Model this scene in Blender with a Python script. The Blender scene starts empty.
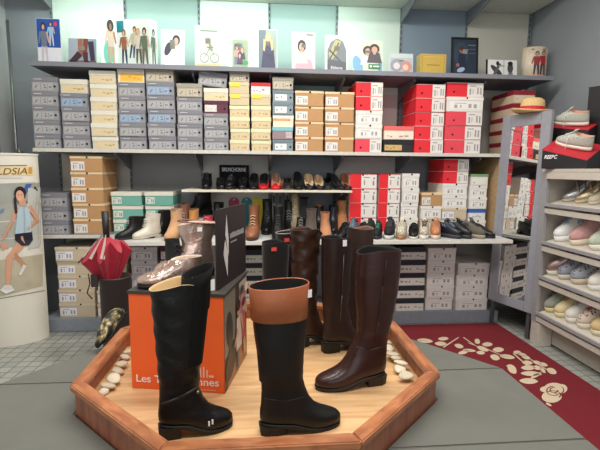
import bpy, bmesh, math, random
from mathutils import Vector, Matrix
random.seed(7)
SC = bpy.context.scene
COL = SC.collection
PI = math.pi
def R(d): return math.radians(d)

# ------------------------------------------------------------------ camera
FPX = 433.0
EYE = Vector((0, 0, 1.26))
P_, Y_, L_ = R(7.2), R(5.1), R(0.5)
FW = Vector((math.sin(Y_)*math.cos(P_), math.cos(Y_)*math.cos(P_), -math.sin(P_)))
R0 = Vector((math.cos(Y_), -math.sin(Y_), 0)); U0 = R0.cross(FW)
RT = R0*math.cos(L_) + U0*math.sin(L_); UP = -R0*math.sin(L_) + U0*math.cos(L_)
cd = bpy.data.cameras.new('camera'); cam = bpy.data.objects.new('camera', cd); COL.objects.link(cam)
cd.sensor_width = 36; cd.lens = FPX/600*36; cd.clip_start = 0.05
m = Matrix((RT, UP, -FW)).transposed().to_4x4(); m.translation = EYE; cam.matrix_world = m
SC.camera = cam
# ------------------------------------------------------------------ light
w = bpy.data.worlds.new('world'); SC.world = w; w.use_nodes = True
bgn = w.node_tree.nodes['Background']; bgn.inputs[0].default_value = (0.93, 0.97, 1.0, 1); bgn.inputs[1].default_value = 0.36
def area(name, loc, rot, sx, sy, power, color):
    l = bpy.data.lights.new(name, 'AREA'); l.shape = 'RECTANGLE'; l.size = sx; l.size_y = sy; l.energy = power; l.color = color
    o = bpy.data.objects.new(name, l); o.location = loc; o.rotation_euler = rot; COL.objects.link(o); return o
area('ceiling_lamp_rear', (0.2, 2.2, 2.92), (0, 0, 0), 2.6, 0.35, 64, (1.0, 0.955, 0.90))
area('ceiling_lamp_front', (0.2, 0.6, 2.92), (0, 0, 0), 2.6, 0.35, 58, (1.0, 0.955, 0.90))
area('shelf_tube_light', (-0.42, 3.45, 2.62), (R(32), 0, 0), 2.5, 0.05, 13, (0.80, 1.0, 0.90))
area('shop_window_light', (-0.3, -2.2, 1.7), (R(88), 0, R(0)), 3.6, 2.0, 30, (0.95, 0.98, 1.0))
SC.view_settings.view_transform = 'Standard'; SC.view_settings.look = 'None'
SC.view_settings.exposure = 0.10; SC.view_settings.gamma = 1.0; SC.view_settings.use_curve_mapping = False

# ------------------------------------------------------------------ helpers
def ray(x, y): return FW + RT*((x-300)/FPX) - UP*((y-225)/FPX)
def at(x, y, Y):
    d = ray(x, y); return EYE + d*(Y/d.y)
def onz(x, y, z):
    d = ray(x, y); return EYE + d*((z-EYE.z)/d.z)
def lin(c):
    r = []
    for v in c[:3]:
        v /= 255.0
        r.append(v/12.92 if v <= 0.04045 else ((v+0.055)/1.055)**2.4)
    return tuple(r)
MC = {}
def mat(c, rough=0.6, metal=0.0, noise=0.06, scale=30, bump=0.0, bscale=None, sheen=0.0, coat=0.0, spec=0.5, stretch=None):
    key = (tuple(c), rough, metal, noise, scale, bump, bscale, sheen, coat, spec, stretch)
    if key in MC: return MC[key]
    mt = bpy.data.materials.new('surface_%d' % len(MC)); mt.use_nodes = True
    nt = mt.node_tree; b = nt.nodes['Principled BSDF']
    col = lin(c)
    b.inputs['Roughness'].default_value = rough; b.inputs['Metallic'].default_value = metal
    b.inputs['Specular IOR Level'].default_value = spec
    if sheen: b.inputs['Sheen Weight'].default_value = sheen
    if coat: b.inputs['Coat Weight'].default_value = coat; b.inputs['Coat Roughness'].default_value = 0.15
    tc = nt.nodes.new('ShaderNodeTexCoord'); mp = nt.nodes.new('ShaderNodeMapping')
    if stretch: mp.inputs['Scale'].default_value = stretch
    nt.links.new(tc.outputs['Object'], mp.inputs[0])
    n = nt.nodes.new('ShaderNodeTexNoise'); n.inputs['Scale'].default_value = scale; n.inputs['Detail'].default_value = 4
    nt.links.new(mp.outputs[0], n.inputs['Vector'])
    r = nt.nodes.new('ShaderNodeValToRGB')
    r.color_ramp.elements[0].position = 0.3; r.color_ramp.elements[1].position = 0.7
    r.color_ramp.elements[0].color = tuple(v*(1-noise) for v in col)+(1,)
    r.color_ramp.elements[1].color = tuple(min(1, v*(1+noise)) for v in col)+(1,)
    nt.links.new(n.outputs[0], r.inputs[0]); nt.links.new(r.outputs[0], b.inputs['Base Color'])
    if bump:
        n2 = nt.nodes.new('ShaderNodeTexNoise'); n2.inputs['Scale'].default_value = bscale or scale; n2.inputs['Detail'].default_value = 5
        nt.links.new(mp.outputs[0], n2.inputs['Vector'])
        bp = nt.nodes.new('ShaderNodeBump'); bp.inputs['Strength'].default_value = bump; bp.inputs['Distance'].default_value = 0.01
        nt.links.new(n2.outputs[0], bp.inputs['Height']); nt.links.new(bp.outputs[0], b.inputs['Normal'])
    MC[key] = mt; return mt
def wood(c1, c2, scale=6, stretch=(1, 14, 14), rough=0.42, coat=0.15):
    mt = bpy.data.materials.new('wood_%d' % len(bpy.data.materials)); mt.use_nodes = True
    nt = mt.node_tree; b = nt.nodes['Principled BSDF']; b.inputs['Roughness'].default_value = rough
    b.inputs['Coat Weight'].default_value = coat; b.inputs['Coat Roughness'].default_value = 0.3
    tc = nt.nodes.new('ShaderNodeTexCoord'); mp = nt.nodes.new('ShaderNodeMapping'); mp.inputs['Scale'].default_value = stretch
    nt.links.new(tc.outputs['Object'], mp.inputs[0])
    n = nt.nodes.new('ShaderNodeTexNoise'); n.inputs['Scale'].default_value = scale; n.inputs['Detail'].default_value = 7; n.inputs['Distortion'].default_value = 0.6
    nt.links.new(mp.outputs[0], n.inputs['Vector'])
    r = nt.nodes.new('ShaderNodeValToRGB'); r.color_ramp.elements[0].position = 0.33; r.color_ramp.elements[1].position = 0.66
    r.color_ramp.elements[0].color = lin(c1)+(1,); r.color_ramp.elements[1].color = lin(c2)+(1,)
    nt.links.new(n.outputs[0], r.inputs[0]); nt.links.new(r.outputs[0], b.inputs['Base Color'])
    return mt
def obj(name, bm, mats, parent=None, smooth=False, loc=None, rz=0):
    me = bpy.data.meshes.new(name); bm.normal_update(); bm.to_mesh(me); bm.free()
    if not isinstance(mats, (list, tuple)): mats = [mats]
    for mm in mats: me.materials.append(mm)
    if smooth:
        for p in me.polygons: p.use_smooth = True
    o = bpy.data.objects.new(name, me); COL.objects.link(o)
    if parent: o.parent = parent
    if loc is not None: o.location = loc
    if rz: o.rotation_euler.z = rz
    return o
def tag(o, label, cat, group=None):
    o['label'] = label; o['category'] = cat
    if group: o['group'] = group
    return o
def thing(name, label, cat, loc=(0, 0, 0), rz=0, group=None):
    o = bpy.data.objects.new(name, None); COL.objects.link(o); o.location = loc; o.rotation_euler = (0, 0, rz)
    o.empty_display_size = 0.05
    return tag(o, label, cat, group)
def struct(name, bm, m, **k):
    o = obj(name, bm, m, **k); o['kind'] = 'structure'; return o
def copy_tree(o, parent=None):
    c = o.copy(); COL.objects.link(c); c.parent = parent
    for ch in [q for q in o.children]: copy_tree(ch, c)
    return c
def box(bm, x0, x1, y0, y1, z0, z1, mi=0, bev=0.0):
    vs = [bm.verts.new((x, y, z)) for x in (x0, x1) for y in (y0, y1) for z in (z0, z1)]
    F = []
    for a in ((0, 1, 3, 2), (4, 6, 7, 5), (0, 4, 5, 1), (2, 3, 7, 6), (0, 2, 6, 4), (1, 5, 7, 3)):
        f = bm.faces.new([vs[i] for i in a]); f.material_index = mi; F.append(f)
    if bev:
        es = list({e for f in F for e in f.edges}); bmesh.ops.bevel(bm, geom=es, offset=bev, segments=2, affect='EDGES')
    return vs
def prism(bm, pts, z0, z1, mi=0, bev=0.0, segs=3):
    a = [bm.verts.new((x, y, z0)) for x, y in pts]; b = [bm.verts.new((x, y, z1)) for x, y in pts]
    n = len(pts); F = [bm.faces.new(a[::-1]), bm.faces.new(b)]
    for i in range(n): F.append(bm.faces.new((a[i], a[(i+1) % n], b[(i+1) % n], b[i])))
    for f in F: f.material_index = mi
    bmesh.ops.recalc_face_normals(bm, faces=F)
    if bev:
        es = list({e for f in F for e in f.edges}); bmesh.ops.bevel(bm, geom=es, offset=bev, segments=segs, affect='EDGES')
def cyl(bm, p0, p1, r0, r1=None, n=16, mi=0, cap=True):
    p0 = Vector(p0); p1 = Vector(p1); r1 = r0 if r1 is None else r1
    d = (p1-p0).normalized(); a = d.orthogonal().normalized(); b = d.cross(a)
    A = [bm.verts.new(p0+(a*math.cos(t)+b*math.sin(t))*r0) for t in [2*PI*i/n for i in range(n)]]
    B = [bm.verts.new(p1+(a*math.cos(t)+b*math.sin(t))*r1) for t in [2*PI*i/n for i in range(n)]]
    for i in range(n):
        f = bm.faces.new((A[i], A[(i+1) % n], B[(i+1) % n], B[i])); f.material_index = mi; f.smooth = True
    if cap:
        f = bm.faces.new(A[::-1]); f.material_index = mi; f = bm.faces.new(B); f.material_index = mi
def tube(bm, pts, r, n=6, mi=0):
    for i in range(len(pts)-1): cyl(bm, pts[i], pts[i+1], r, n=n, mi=mi)
def loft(bm, rings, close0=True, close1=False, mi=0):
    vr = [[bm.verts.new(p) for p in rg] for rg in rings]; n = len(vr[0])
    for a, b in zip(vr, vr[1:]):
        for i in range(n):
            f = bm.faces.new((a[i], a[(i+1) % n], b[(i+1) % n], b[i])); f.material_index = mi; f.smooth = True
    if close0: f = bm.faces.new(vr[0][::-1]); f.material_index = mi
    if close1: f = bm.faces.new(vr[-1]); f.material_index = mi
    return vr
# pictures: shapes in unit coordinates laid on a surface by fn(u, v, depth)
def picture(name, shapes, fn, parent=None, eps=0.0005, base=1):
    bm = bmesh.new(); mats = []; idx = {}
    for k, s in enumerate(shapes):
        col = s[-1]
        if col not in idx: idx[col] = len(mats); mats.append(mat(col, 0.45, noise=0.03))
        if s[0] == 'e':
            _, cx, cy, rx, ry, rot, _c = s; pts = []
            for i in range(18):
                t = 2*PI*i/18; a = rx*math.cos(t); b = ry*math.sin(t)
                pts.append((cx+a*math.cos(rot)-b*math.sin(rot), cy+a*math.sin(rot)+b*math.cos(rot)))
        elif s[0] == 'r':
            _, a0, a1, b0, b1, _c = s; pts = [(a0, b0), (a1, b0), (a1, b1), (a0, b1)]
            if s[0] == 'r' and abs(a1-a0) > 3:
                N = 10; pts = [(a0+(a1-a0)*i/N, b0) for i in range(N+1)]+[(a1+(a0-a1)*i/N, b1) for i in range(N+1)]
        else: pts = s[1]
        f = bm.faces.new([bm.verts.new(fn(p[0], p[1], eps*(k+base))) for p in pts]); f.material_index = idx[col]
    bmesh.ops.triangulate(bm, faces=[f for f in bm.faces if len(f.verts) > 4])
    return obj(name, bm, mats, parent)
def limb(x0, y0, x1, y1, w0, w1, c):
    dx, dy = x1-x0, y1-y0; l = math.hypot(dx, dy) or 1; nx, ny = -dy/l, dx/l
    return ('p', [(x0+nx*w0, y0+ny*w0), (x1+nx*w1, y1+ny*w1), (x1-nx*w1, y1-ny*w1), (x0-nx*w0, y0-ny*w0)], c)
def fig(u, v, h, hair, top, leg, skin=(214, 168, 140), lean=0.0, ar=1.0, big=False):
    """a little standing figure, v = feet, h = height, ar = height/width of the card"""
    x = lambda a, b: u + (a+lean*b)*h*ar
    s = []
    s += [limb(x(-.06, .45), v+.45*h, x(-.09, .02), v+.02*h, .05*h*ar, .03*h*ar, leg), limb(x(.06, .45), v+.45*h, x(.10, .02), v+.02*h, .05*h*ar, .03*h*ar, leg)]
    s += [('p', [(x(-.10, .43), v+.43*h), (x(.10, .43), v+.43*h), (x(.13, .80), v+.80*h), (x(-.13, .80), v+.80*h)], top)]
    s += [limb(x(-.12, .78), v+.78*h, x(-.20, .5), v+.5*h, .035*h*ar, .025*h*ar, top), limb(x(.12, .78), v+.78*h, x(.19, .52), v+.52*h, .035*h*ar, .025*h*ar, skin)]
    s += [('e', x(0, .92), v+.92*h, .085*h*ar, .095*h, 0, hair), ('e', x(0, .90), v+.895*h, .05*h*ar, .065*h, 0, skin)]
    return s
def text(s, width, height, m, parent, loc, rot, name='lettering', fn=None, shear=0.0, bold=0.0):
    cu = bpy.data.curves.new('t', 'FONT'); cu.body = s; cu.size = 1; cu.shear = shear; cu.offset = bold
    t = bpy.data.objects.new('t', cu); COL.objects.link(t); bpy.context.view_layer.update()
    me = bpy.data.meshes.new_from_object(t.evaluated_get(bpy.context.evaluated_depsgraph_get()))
    bpy.data.objects.remove(t)
    xs = [v.co.x for v in me.vertices]; ys = [v.co.y for v in me.vertices]
    x0, x1, y0, y1 = min(xs), max(xs), min(ys), max(ys)
    for v in me.vertices:
        u = (v.co.x-x0)/(x1-x0); q = (v.co.y-y0)/(y1-y0)
        if fn: v.co = fn(u, q)
        else: v.co = ((u-.5)*width, (q-.5)*height, 0)
    me.materials.clear(); me.materials.append(m)
    o = bpy.data.objects.new(name, me); COL.objects.link(o); o.parent = parent
    if not fn: o.location = loc; o.rotation_euler = rot
    return o

# ------------------------------------------------------------------ setting
WX0, WX1, WYB = -2.07, 2.43, 3.90
def tile_mat(sz):
    mt = bpy.data.materials.new('floor_tiles'); mt.use_nodes = True; nt = mt.node_tree; b = nt.nodes['Principled BSDF']
    tc = nt.nodes.new('ShaderNodeTexCoord'); br = nt.nodes.new('ShaderNodeTexBrick')
    br.offset = 0; br.inputs['Scale'].default_value = 1.0; br.inputs['Brick Width'].default_value = sz; br.inputs['Row Height'].default_value = sz
    br.inputs['Mortar Size'].default_value = 0.004; br.inputs['Mortar Smooth'].default_value = 0.2
    br.inputs['Color1'].default_value = lin((168, 168, 160))+(1,); br.inputs['Color2'].default_value = lin((150, 152, 146))+(1,)
    br.inputs['Mortar'].default_value = lin((98, 100, 94))+(1,)
    nt.links.new(tc.outputs['Object'], br.inputs['Vector']); nt.links.new(br.outputs['Color'], b.inputs['Base Color'])
    b.inputs['Roughness'].default_value = 0.35; return mt
bm = bmesh.new(); box(bm, WX0-.1, WX1+.1, -2.6, WYB+.1, -.05, 0); struct('floor', bm, tile_mat(0.075))
bm = bmesh.new(); box(bm, WX0-.1, WX1+.1, -2.6, WYB+.1, 3.0, 3.05); struct('ceiling', bm, mat((205, 205, 200), .9))
GREYW = mat((142, 147, 153), .8, noise=.04, scale=3, bump=.05, bscale=60)
bm = bmesh.new(); box(bm, WX0-.1, WX1+.1, WYB, WYB+.1, 0, 3.0); struct('wall_back', bm, GREYW)
bm = bmesh.new(); box(bm, WX0-.1, WX0, -2.6, WYB, 0, 3.0); struct('wall_left', bm, mat((190, 192, 192), .8, noise=.04, scale=3))
bm = bmesh.new(); box(bm, WX1, WX1+.1, -2.6, WYB, 0, 3.0); struct('wall_right', bm, GREYW)
ups = [-1.705, -1.12, -.52, .07, .65, 1.22, 1.81, 2.40]
pan = [(214, 226, 216), (150, 172, 168), (214, 226, 216), (150, 172, 168), (214, 228, 216), (128, 144, 158), (196, 194, 182)]
pan2 = [(212, 206, 196), (148, 149, 150), (214, 211, 206), (146, 149, 156), (214, 208, 202), (140, 142, 148), (176, 170, 160)]
for i in range(7):
    bm = bmesh.new(); box(bm, ups[i]+.004, ups[i+1]-.004, WYB-.015, WYB, 1.93, 2.78)
    struct('trim_%d' % (i+1), bm, mat(pan[i], .5, noise=.03, scale=4))
    bm = bmesh.new(); box(bm, ups[i]+.004, ups[i+1]-.004, WYB-.015, WYB, .1, 1.93)
    struct('trim_%d' % (i+8), bm, mat(pan2[i], .6, noise=.04, scale=4))
for i, x in enumerate(ups):
    bm = bmesh.new(); box(bm, x-.011, x+.011, WYB-.022, WYB-.002, .1, 2.78)
    for k in range(50):
        z = .2+k*.05; box(bm, x-.003, x+.003, WYB-.024, WYB-.021, z, z+.028, 1)
    struct('trim_%d' % (i+15), bm, [mat((120, 128, 130), .5), mat((25, 25, 25), .8)])
# shelves
SHG = mat((128, 130, 138), .55, noise=.05, scale=8); SHD = mat((120, 122, 130), .6); SHW = mat((206, 202, 192), .5)
def shelf(name, label, x0, x1, y0, z, m, brk, th=.022, y1=WYB-.024, lip=None):
    bm = bmesh.new(); box(bm, x0, x1, y0, y1, z-th, z, bev=.002); o = tag(obj(name, bm, m), label, 'shelf')
    if lip:
        bm = bmesh.new(); box(bm, x0, x1, y0-.006, y0-.0005, z-th-.004, z+.001, bev=.001); obj('edge_strip', bm, lip, o)
    for x in brk:
        bm = bmesh.new()
        a = [(y1, z-th), (y0+.1, z-th), (y0+.1, z-th-.022), (y1, z-th-.13)]
        va = [bm.verts.new((x-.008, p[0], p[1]-.0005)) for p in a]; vb = [bm.verts.new((x+.008, p[0], p[1]-.0005)) for p in a]
        bm.faces.new(va); bm.faces.new(vb[::-1])
        for i in range(4): bm.faces.new((va[i], vb[i], vb[(i+1) % 4], va[(i+1) % 4]))
        bmesh.ops.recalc_face_normals(bm, faces=bm.faces)
        obj('bracket', bm, SHD, o)
    return o
ZA, ZB, ZD, ZC, ZP = 2.02, 1.405, 1.105, .76, .10
shelf('wall_shelf', 'long grey top wall shelf carrying the photo cards', -1.66, 2.33, 3.38, ZA, mat((112, 114, 126), .6), ups[1:-1], th=.028, lip=SHG)
shelf('wall_shelf', 'long grey upper shelf loaded with stacks of grey, cream and red shoeboxes', -1.67, 2.20, 3.38, ZB, SHG, ups[1:-1], lip=SHW)
shelf('wall_shelf', 'short thin white shelf holding the row of black and red pumps', -.61, .715, 3.38, ZD, mat((222, 216, 196), .5), ups[2:5], th=.018)
shelf('wall_shelf', 'grey lower shelf at the left carrying grey, kraft and green shoeboxes', -1.67, -1.10, 3.38, ZC, SHG, [], lip=SHW)
shelf('wall_shelf', 'deep lower shelf ledge lined with ankle boots and sneakers', -1.098, 1.86, 3.03, ZC, mat((190, 188, 184), .6), [], lip=mat((222, 218, 208), .5))
bm = bmesh.new(); box(bm, -1.68, 1.99, 3.38, WYB-.03, 0, ZP, bev=.003); tag(obj('shelf_plinth', bm, mat((140, 146, 156), .6, noise=.06)), 'low grey plinth under the boxes along the back wall', 'plinth')
bm = bmesh.new(); box(bm, 1.925, 1.95, 3.40, WYB-.03, ZC+.001, ZB-.03); tag(obj('shelf_divider', bm, wood((168, 138, 102), (196, 166, 126))), 'tan wooden upright panel at the right end of the lower shelf', 'panel')
# light canopy over the wall
bm = bmesh.new(); box(bm, -1.72, 2.40, 3.36, WYB-.026, 2.66, 2.685); cn = tag(obj('light_canopy', bm, mat((205, 208, 198), .6)), 'pale canopy board along the top of the back wall', 'canopy')
for x in (-1.70, 1.22, 1.81):
    bm = bmesh.new(); va = []; a = [(WYB-.026, 2.659), (3.40, 2.659), (3.40, 2.63), (WYB-.026, 2.54)]
    va = [bm.verts.new((x-.006, p[0], p[1])) for p in a]; vb = [bm.verts.new((x+.006, p[0], p[1])) for p in a]
    bm.faces.new(va); bm.faces.new(vb[::-1])
    for i in range(4): bm.faces.new((va[i], vb[i], vb[(i+1) % 4], va[(i+1) % 4]))
    bmesh.ops.recalc_face_normals(bm, faces=bm.faces); obj('bracket', bm, SHG, cn)

# ------------------------------------------------------------------ shoeboxes
# kind: body, lid, label colour, label rect (u0,u1,v0,v1), hole (u,v) or None, mark colour, lid share, words
K = {
 'grey':  ((150, 150, 154), (128, 128, 134), (172, 171, 172), (.06, .80, .10, .60), (.87, .36), (70, 70, 74), .30, 'grey'),
 'blue':  ((140, 144, 152), (126, 128, 136), (150, 172, 196), (.06, .80, .10, .60), (.87, .36), (70, 74, 90), .30, 'grey blue-labelled'),
 'taupe': ((168, 160, 146), (160, 154, 142), (190, 180, 160), (.06, .82, .08, .60), (.87, .36), (84, 72, 60), .28, 'taupe'),
 'cream': ((212, 204, 184), (224, 220, 204), (222, 202, 160), (.10, .88, .08, .58), None, (160, 128, 84), .36, 'cream'),
 'butter': ((206, 190, 156), (224, 220, 182), (214, 192, 150), (.08, .92, .06, .56), None, (150, 120, 82), .36, 'pale yellow'),
 'yellow': ((206, 190, 156), (208, 196, 162), (238, 214, 60), (.06, .55, .60, .96), None, (236, 214, 70), .30, 'cream yellow-flashed'),
 'orange': ((222, 214, 196), (224, 216, 200), (240, 186, 70), (.10, .94, .10, .66), None, (222, 140, 40), .28, 'white and orange'),
 'redlid': ((222, 214, 208), (206, 40, 50), (232, 228, 224), (.04, .96, .06, .62), None, (190, 60, 60), .30, 'white red-lidded'),
 'purple': ((98, 48, 66), (88, 40, 58), (222, 214, 206), (.04, .52, .12, .66), (.84, .36), (150, 140, 140), .26, 'plum purple'),
 'teal':  ((132, 148, 154), (116, 132, 138), (226, 230, 228), (.12, .68, .14, .64), (.86, .38), (70, 90, 90), .28, 'grey-teal white-labelled'),
 'mauve': ((152, 130, 136), (130, 186, 194), (196, 182, 184), (.66, .96, .12, .60), None, (120, 100, 106), .32, 'mauve aqua-lidded'),
 'stripe': ((230, 220, 196), (238, 234, 220), (228, 160, 90), (.04, .84, .50, .66), None, (120, 90, 60), .30, 'cream orange-striped'),
 'kraft': ((186, 142, 96), (228, 200, 158), (226, 222, 216), (.03, .44, .10, .66), (.52, .92), (90, 90, 100), .16, 'brown kraft'),
 'pale':  ((202, 184, 158), (214, 198, 172), (232, 230, 232), (.03, .48, .14, .68), (.60, .93), (90, 96, 130), .18, 'beige kraft'),
 'red':   ((224, 40, 52), (226, 222, 216), (226, 222, 216), (.56, .995, .03, .995), (.20, .36), (110, 100, 100), .0, 'red and white'),
 'rose':  ((226, 70, 84), (226, 222, 216), (226, 222, 216), (.56, .995, .03, .995), (.22, .36), (110, 100, 100), .0, 'rose-red and white'),
 'redside': ((226, 222, 216), (226, 34, 44), (226, 34, 44), (.005, .42, .03, .995), (.48, .94), (226, 44, 54), .0, 'white red-ended'),
 'white': ((226, 222, 215), (230, 227, 221), (234, 230, 226), (.10, .90, .14, .66), (.55, .93), (110, 104, 104), .24, 'white'),
 'green': ((112, 172, 156), (224, 220, 206), (216, 220, 208), (.03, .34, .14, .62), None, (60, 90, 84), .28, 'turquoise green'),
 'black': ((36, 34, 38), (28, 27, 30), (206, 172, 110), (.05, .62, .18, .60), None, (120, 90, 40), .34, 'black gold-labelled'),
 'salmon': ((224, 210, 190), (226, 104, 100), (232, 222, 206), (.04, .96, .06, .58), None, (150, 60, 50), .32, 'cream salmon-lidded'),
 'blackl': ((224, 220, 212), (38, 42, 52), (230, 226, 216), (.05, .94, .06, .52), None, (90, 86, 84), .40, 'white black-lidded'),
 'wine':  ((214, 190, 160), (140, 32, 46), (222, 202, 176), (.10, .90, .10, .60), None, (150, 110, 80), .34, 'tan wine-lidded'),
 'lilac': ((206, 196, 202), (216, 208, 212), (228, 222, 228), (.10, .80, .14, .66), (.55, .92), (110, 90, 100), .24, 'pale lilac'),
 'bluelid': ((222, 220, 216), (50, 96, 176), (226, 224, 220), (.10, .90, .10, .60), None, (80, 80, 90), .34, 'white blue-lidded'),
 'greenlid': ((222, 220, 210), (120, 160, 110), (230, 228, 220), (.10, .90, .10, .60), None, (90, 96, 90), .22, 'white green-lidded'),
}
PROTO = {}
def shoebox(kind, wd, h, d=.33):
    body, lid, lab, rc, hole, mk, lf, words = K[kind]
    mk = tuple(int(a*.55+b*.45) for a, b in zip(mk, lab))
    key = (kind, round(wd, 2), round(h, 3), d)
    if key in PROTO: return copy_tree(PROTO[key])
    B = mat(body, .72, noise=.03, scale=12, bump=.03, bscale=9); Lm = mat(lid, .7, noise=.03, scale=12, bump=.03, bscale=9)
    hw = wd/2; zl = h*(1-lf) if lf else h-.004
    bm = bmesh.new(); box(bm, -hw+.0025, hw-.0025, .0025, d-.0025, 0, zl if lf else h-.0035, bev=.0012)
    o = obj('shoebox', bm, B)
    bm = bmesh.new(); box(bm, -hw, hw, 0, d, zl if lf else h-.0034, h, bev=.0012)
    if kind in ('grey', 'blue'):      # small pale maker's line on the lid edge
        box(bm, -hw+.02, -hw+.075, -.0008, 0, h*.83, h*.87, 1)
    ld = obj('lid', bm, [Lm, mat((214, 214, 214), .6)], o)
    bm = bmesh.new()
    u0, u1, v0, v1 = rc; x0 = -hw+u0*wd; x1 = -hw+u1*wd; z0 = v0*h; z1 = min(v1*h, h-.004)
    front = .0025 if v1 <= 1-lf+.01 or kind in ('red', 'rose', 'redside') else .0
    box(bm, x0, x1, front-.0008, front+.001, z0, z1)
    rnd = random.Random(kind)
    W = x1-x0; H = z1-z0
    if kind in ('grey', 'blue', 'taupe'):
        for (a, b, c, e) in ((.10, .25, .30, .62), (.38, .40, .08, .92), (.55, .66, .25, .45), (.55, .62, .6, .8), (.72, .74, .08, .92), (.80, .92, .35, .55)):
            if a == .10:
                q = [bm.verts.new((x0+W*t, front-.0012, z0+H*s)) for t, s in ((.08, .22), (.13, .2), (.24, .66), (.20, .74), (.12, .45))]
                f = bm.faces.new(q); f.material_index = 1
            else: box(bm, x0+W*a, x0+W*b, front-.0012, front-.0008, z0+H*c, z0+H*e, 1)
    elif kind == 'redside':
        b2_ = bmesh.new(); box(b2_, -hw+.44*wd, hw-.003, .0016, .0030, h*.03, h*.96)
        for (a, b, c, e) in ((.52, .56, .25, .6), (.50, .72, .74, .80), (.84, .90, .22, .55), (.86, .92, .64, .78)):
            box(b2_, -hw+a*wd, -hw+b*wd, .0012, .0016, h*c, h*e, 1)
        obj('print_panel', b2_, [mat((228, 224, 218), .5, noise=.03), mat((140, 132, 130), .6)], o)
    elif kind in ('red', 'rose', 'white', 'kraft', 'pale', 'lilac', 'green'):
        for (a, b, c, e) in ((.14, .24, .15, .62), (.15, .55, .76, .84), (.62, .72, .2, .72), (.80, .90, .18, .7), (.34, .38, .2, .6)):
            box(bm, x0+W*a, x0+W*b, front-.0012, front-.0008, z0+H*c, z0+H*e, 1)
    else:
        x = x0+W*.08
        while x < x0+W*.9:
            ww = rnd.uniform(.05, .16)*W; c = rnd.uniform(.2, .5)
            if rnd.random() < .75: box(bm, x, min(x+ww, x1-.002), front-.0012, front-.0008, z0+H*c, z0+H*(c+rnd.uniform(.12, .35)), 1)
            x += ww+W*.05
    obj('label', bm, [mat(lab, .5, noise=.03), mat(mk, .6)], o)
    if hole:
        hx = -hw+hole[0]*wd; hz = hole[1]*h; y = .0025 if hole[1] < .8 and lf else (.0015 if not lf else -.0002)
        bm = bmesh.new(); r = .0085 if hole[1] < .8 else .0075
        if kind in ('red', 'rose'): r = .0075
        if hole[1] > .8: y = -.0002
        cyl(bm, (hx, y-.001, hz), (hx, y+.004, hz), r, n=12)
        obj('finger_hole', bm, mat((12, 12, 14), .9), o)
    if kind == 'redside':
        pass
    PROTO[key] = o
    return o
ORD = ['bottom', 'second up', 'third up', 'fourth up', 'fifth up', 'sixth up', 'seventh up']
def stack(px0, px1, ytop, zb, kinds, where, group, Y=3.42, jit=1.0, over=None, gap=.004, d=.33, tops=None):
    zt = at((px0+px1)/2, ytop, Y).z; n = len(kinds); h = (zt-zb)/n
    X0 = at(px0, (ytop+150)/2 if zb > 1.2 else ytop+30, Y).x; X1 = at(px1, (ytop+150)/2 if zb > 1.2 else ytop+30, Y).x
    for i, k in enumerate(kinds):
        o = shoebox(k, X1-X0-gap-.004, h-.0006, d)
        yj = random.uniform(-.008, .008)*jit
        o.location = ((X0+X1)/2+random.uniform(-.003, .003)*jit, Y+yj, zb+i*h+.0002)
        o.rotation_euler = (0, 0, R(random.uniform(-.5, .5))*jit)
        pos = ORD[i] if i < n-1 or n == 1 else 'topmost'
        if n == 1: pos = 'single one'
        tag(o, '%s shoebox, %s of %s' % (K[k][7], pos, where), 'shoebox', group)
    return (X0+X1)/2, zb+n*h
GU = 'shoeboxes stacked on the upper shelf'
U = 'upper shelf'
stack(32, 60, 77, ZB, ['grey']*5, 'far left stack on the upper shelf', GU)
stack(61, 89.5, 79, ZB, ['grey', 'grey', 'grey', 'blue', 'cream'], 'second stack from left on the upper shelf', GU)
stack(90, 117.5, 70.5, ZB, ['cream']*6, 'third stack from left on the upper shelf', GU)
stack(118, 146, 69, ZB, ['grey', 'grey', 'blue', 'grey', 'grey', 'orange'], 'fourth stack from left on the upper shelf', GU)
stack(146.5, 175.5, 68, ZB, ['grey', 'grey', 'blue', 'grey', 'blue', 'taupe'], 'fifth stack from left on the upper shelf', GU)
c6 = stack(176.5, 203, 83.5, ZB, ['grey']*4+['taupe'], 'sixth stack from left on the upper shelf', GU)
c7 = stack(203.5, 229, 88, ZB, ['grey', 'grey', 'grey', 'purple', 'cream'], 'seventh stack from left on the upper shelf', GU)
stack(229.3, 250.3, 70.5, ZB, ['butter']*4+['yellow']*2+['taupe'], 'eighth stack from left on the upper shelf', GU)
stack(250.6, 271.5, 82.5, ZB, ['butter']*4+['yellow', 'redlid'], 'ninth stack from left on the upper shelf', GU)
stack(272, 294, 77, ZB, ['teal', 'mauve', 'stripe', 'teal', 'teal', 'taupe'], 'tenth stack from left on the upper shelf', GU)
stack(294.5, 324, 91, ZB, ['kraft']*4, 'left kraft stack on the upper shelf', GU)
stack(324.5, 354.5, 92, ZB, ['kraft']*4, 'right kraft stack on the upper shelf', GU)
stack(355, 383, 82, ZB, ['rose', 'white', 'white', 'red', 'red'], 'stack beside the kraft ones, upper shelf', GU)
stack(383.3, 414.5, 126, ZB, ['black', 'salmon'], 'low pair between the red stacks on the upper shelf', GU)
stack(415, 445, 84, ZB, ['red']*5, 'all-red stack on the upper shelf', GU)
stack(445.5, 483, 82.5, ZB, ['rose', 'rose', 'rose', 'white', 'red'], 'wide red stack at right, upper shelf', GU)
stack(511, 534, 90.5, ZB, ['wine']*5, 'stack behind the mirror on the upper shelf', GU)
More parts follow.
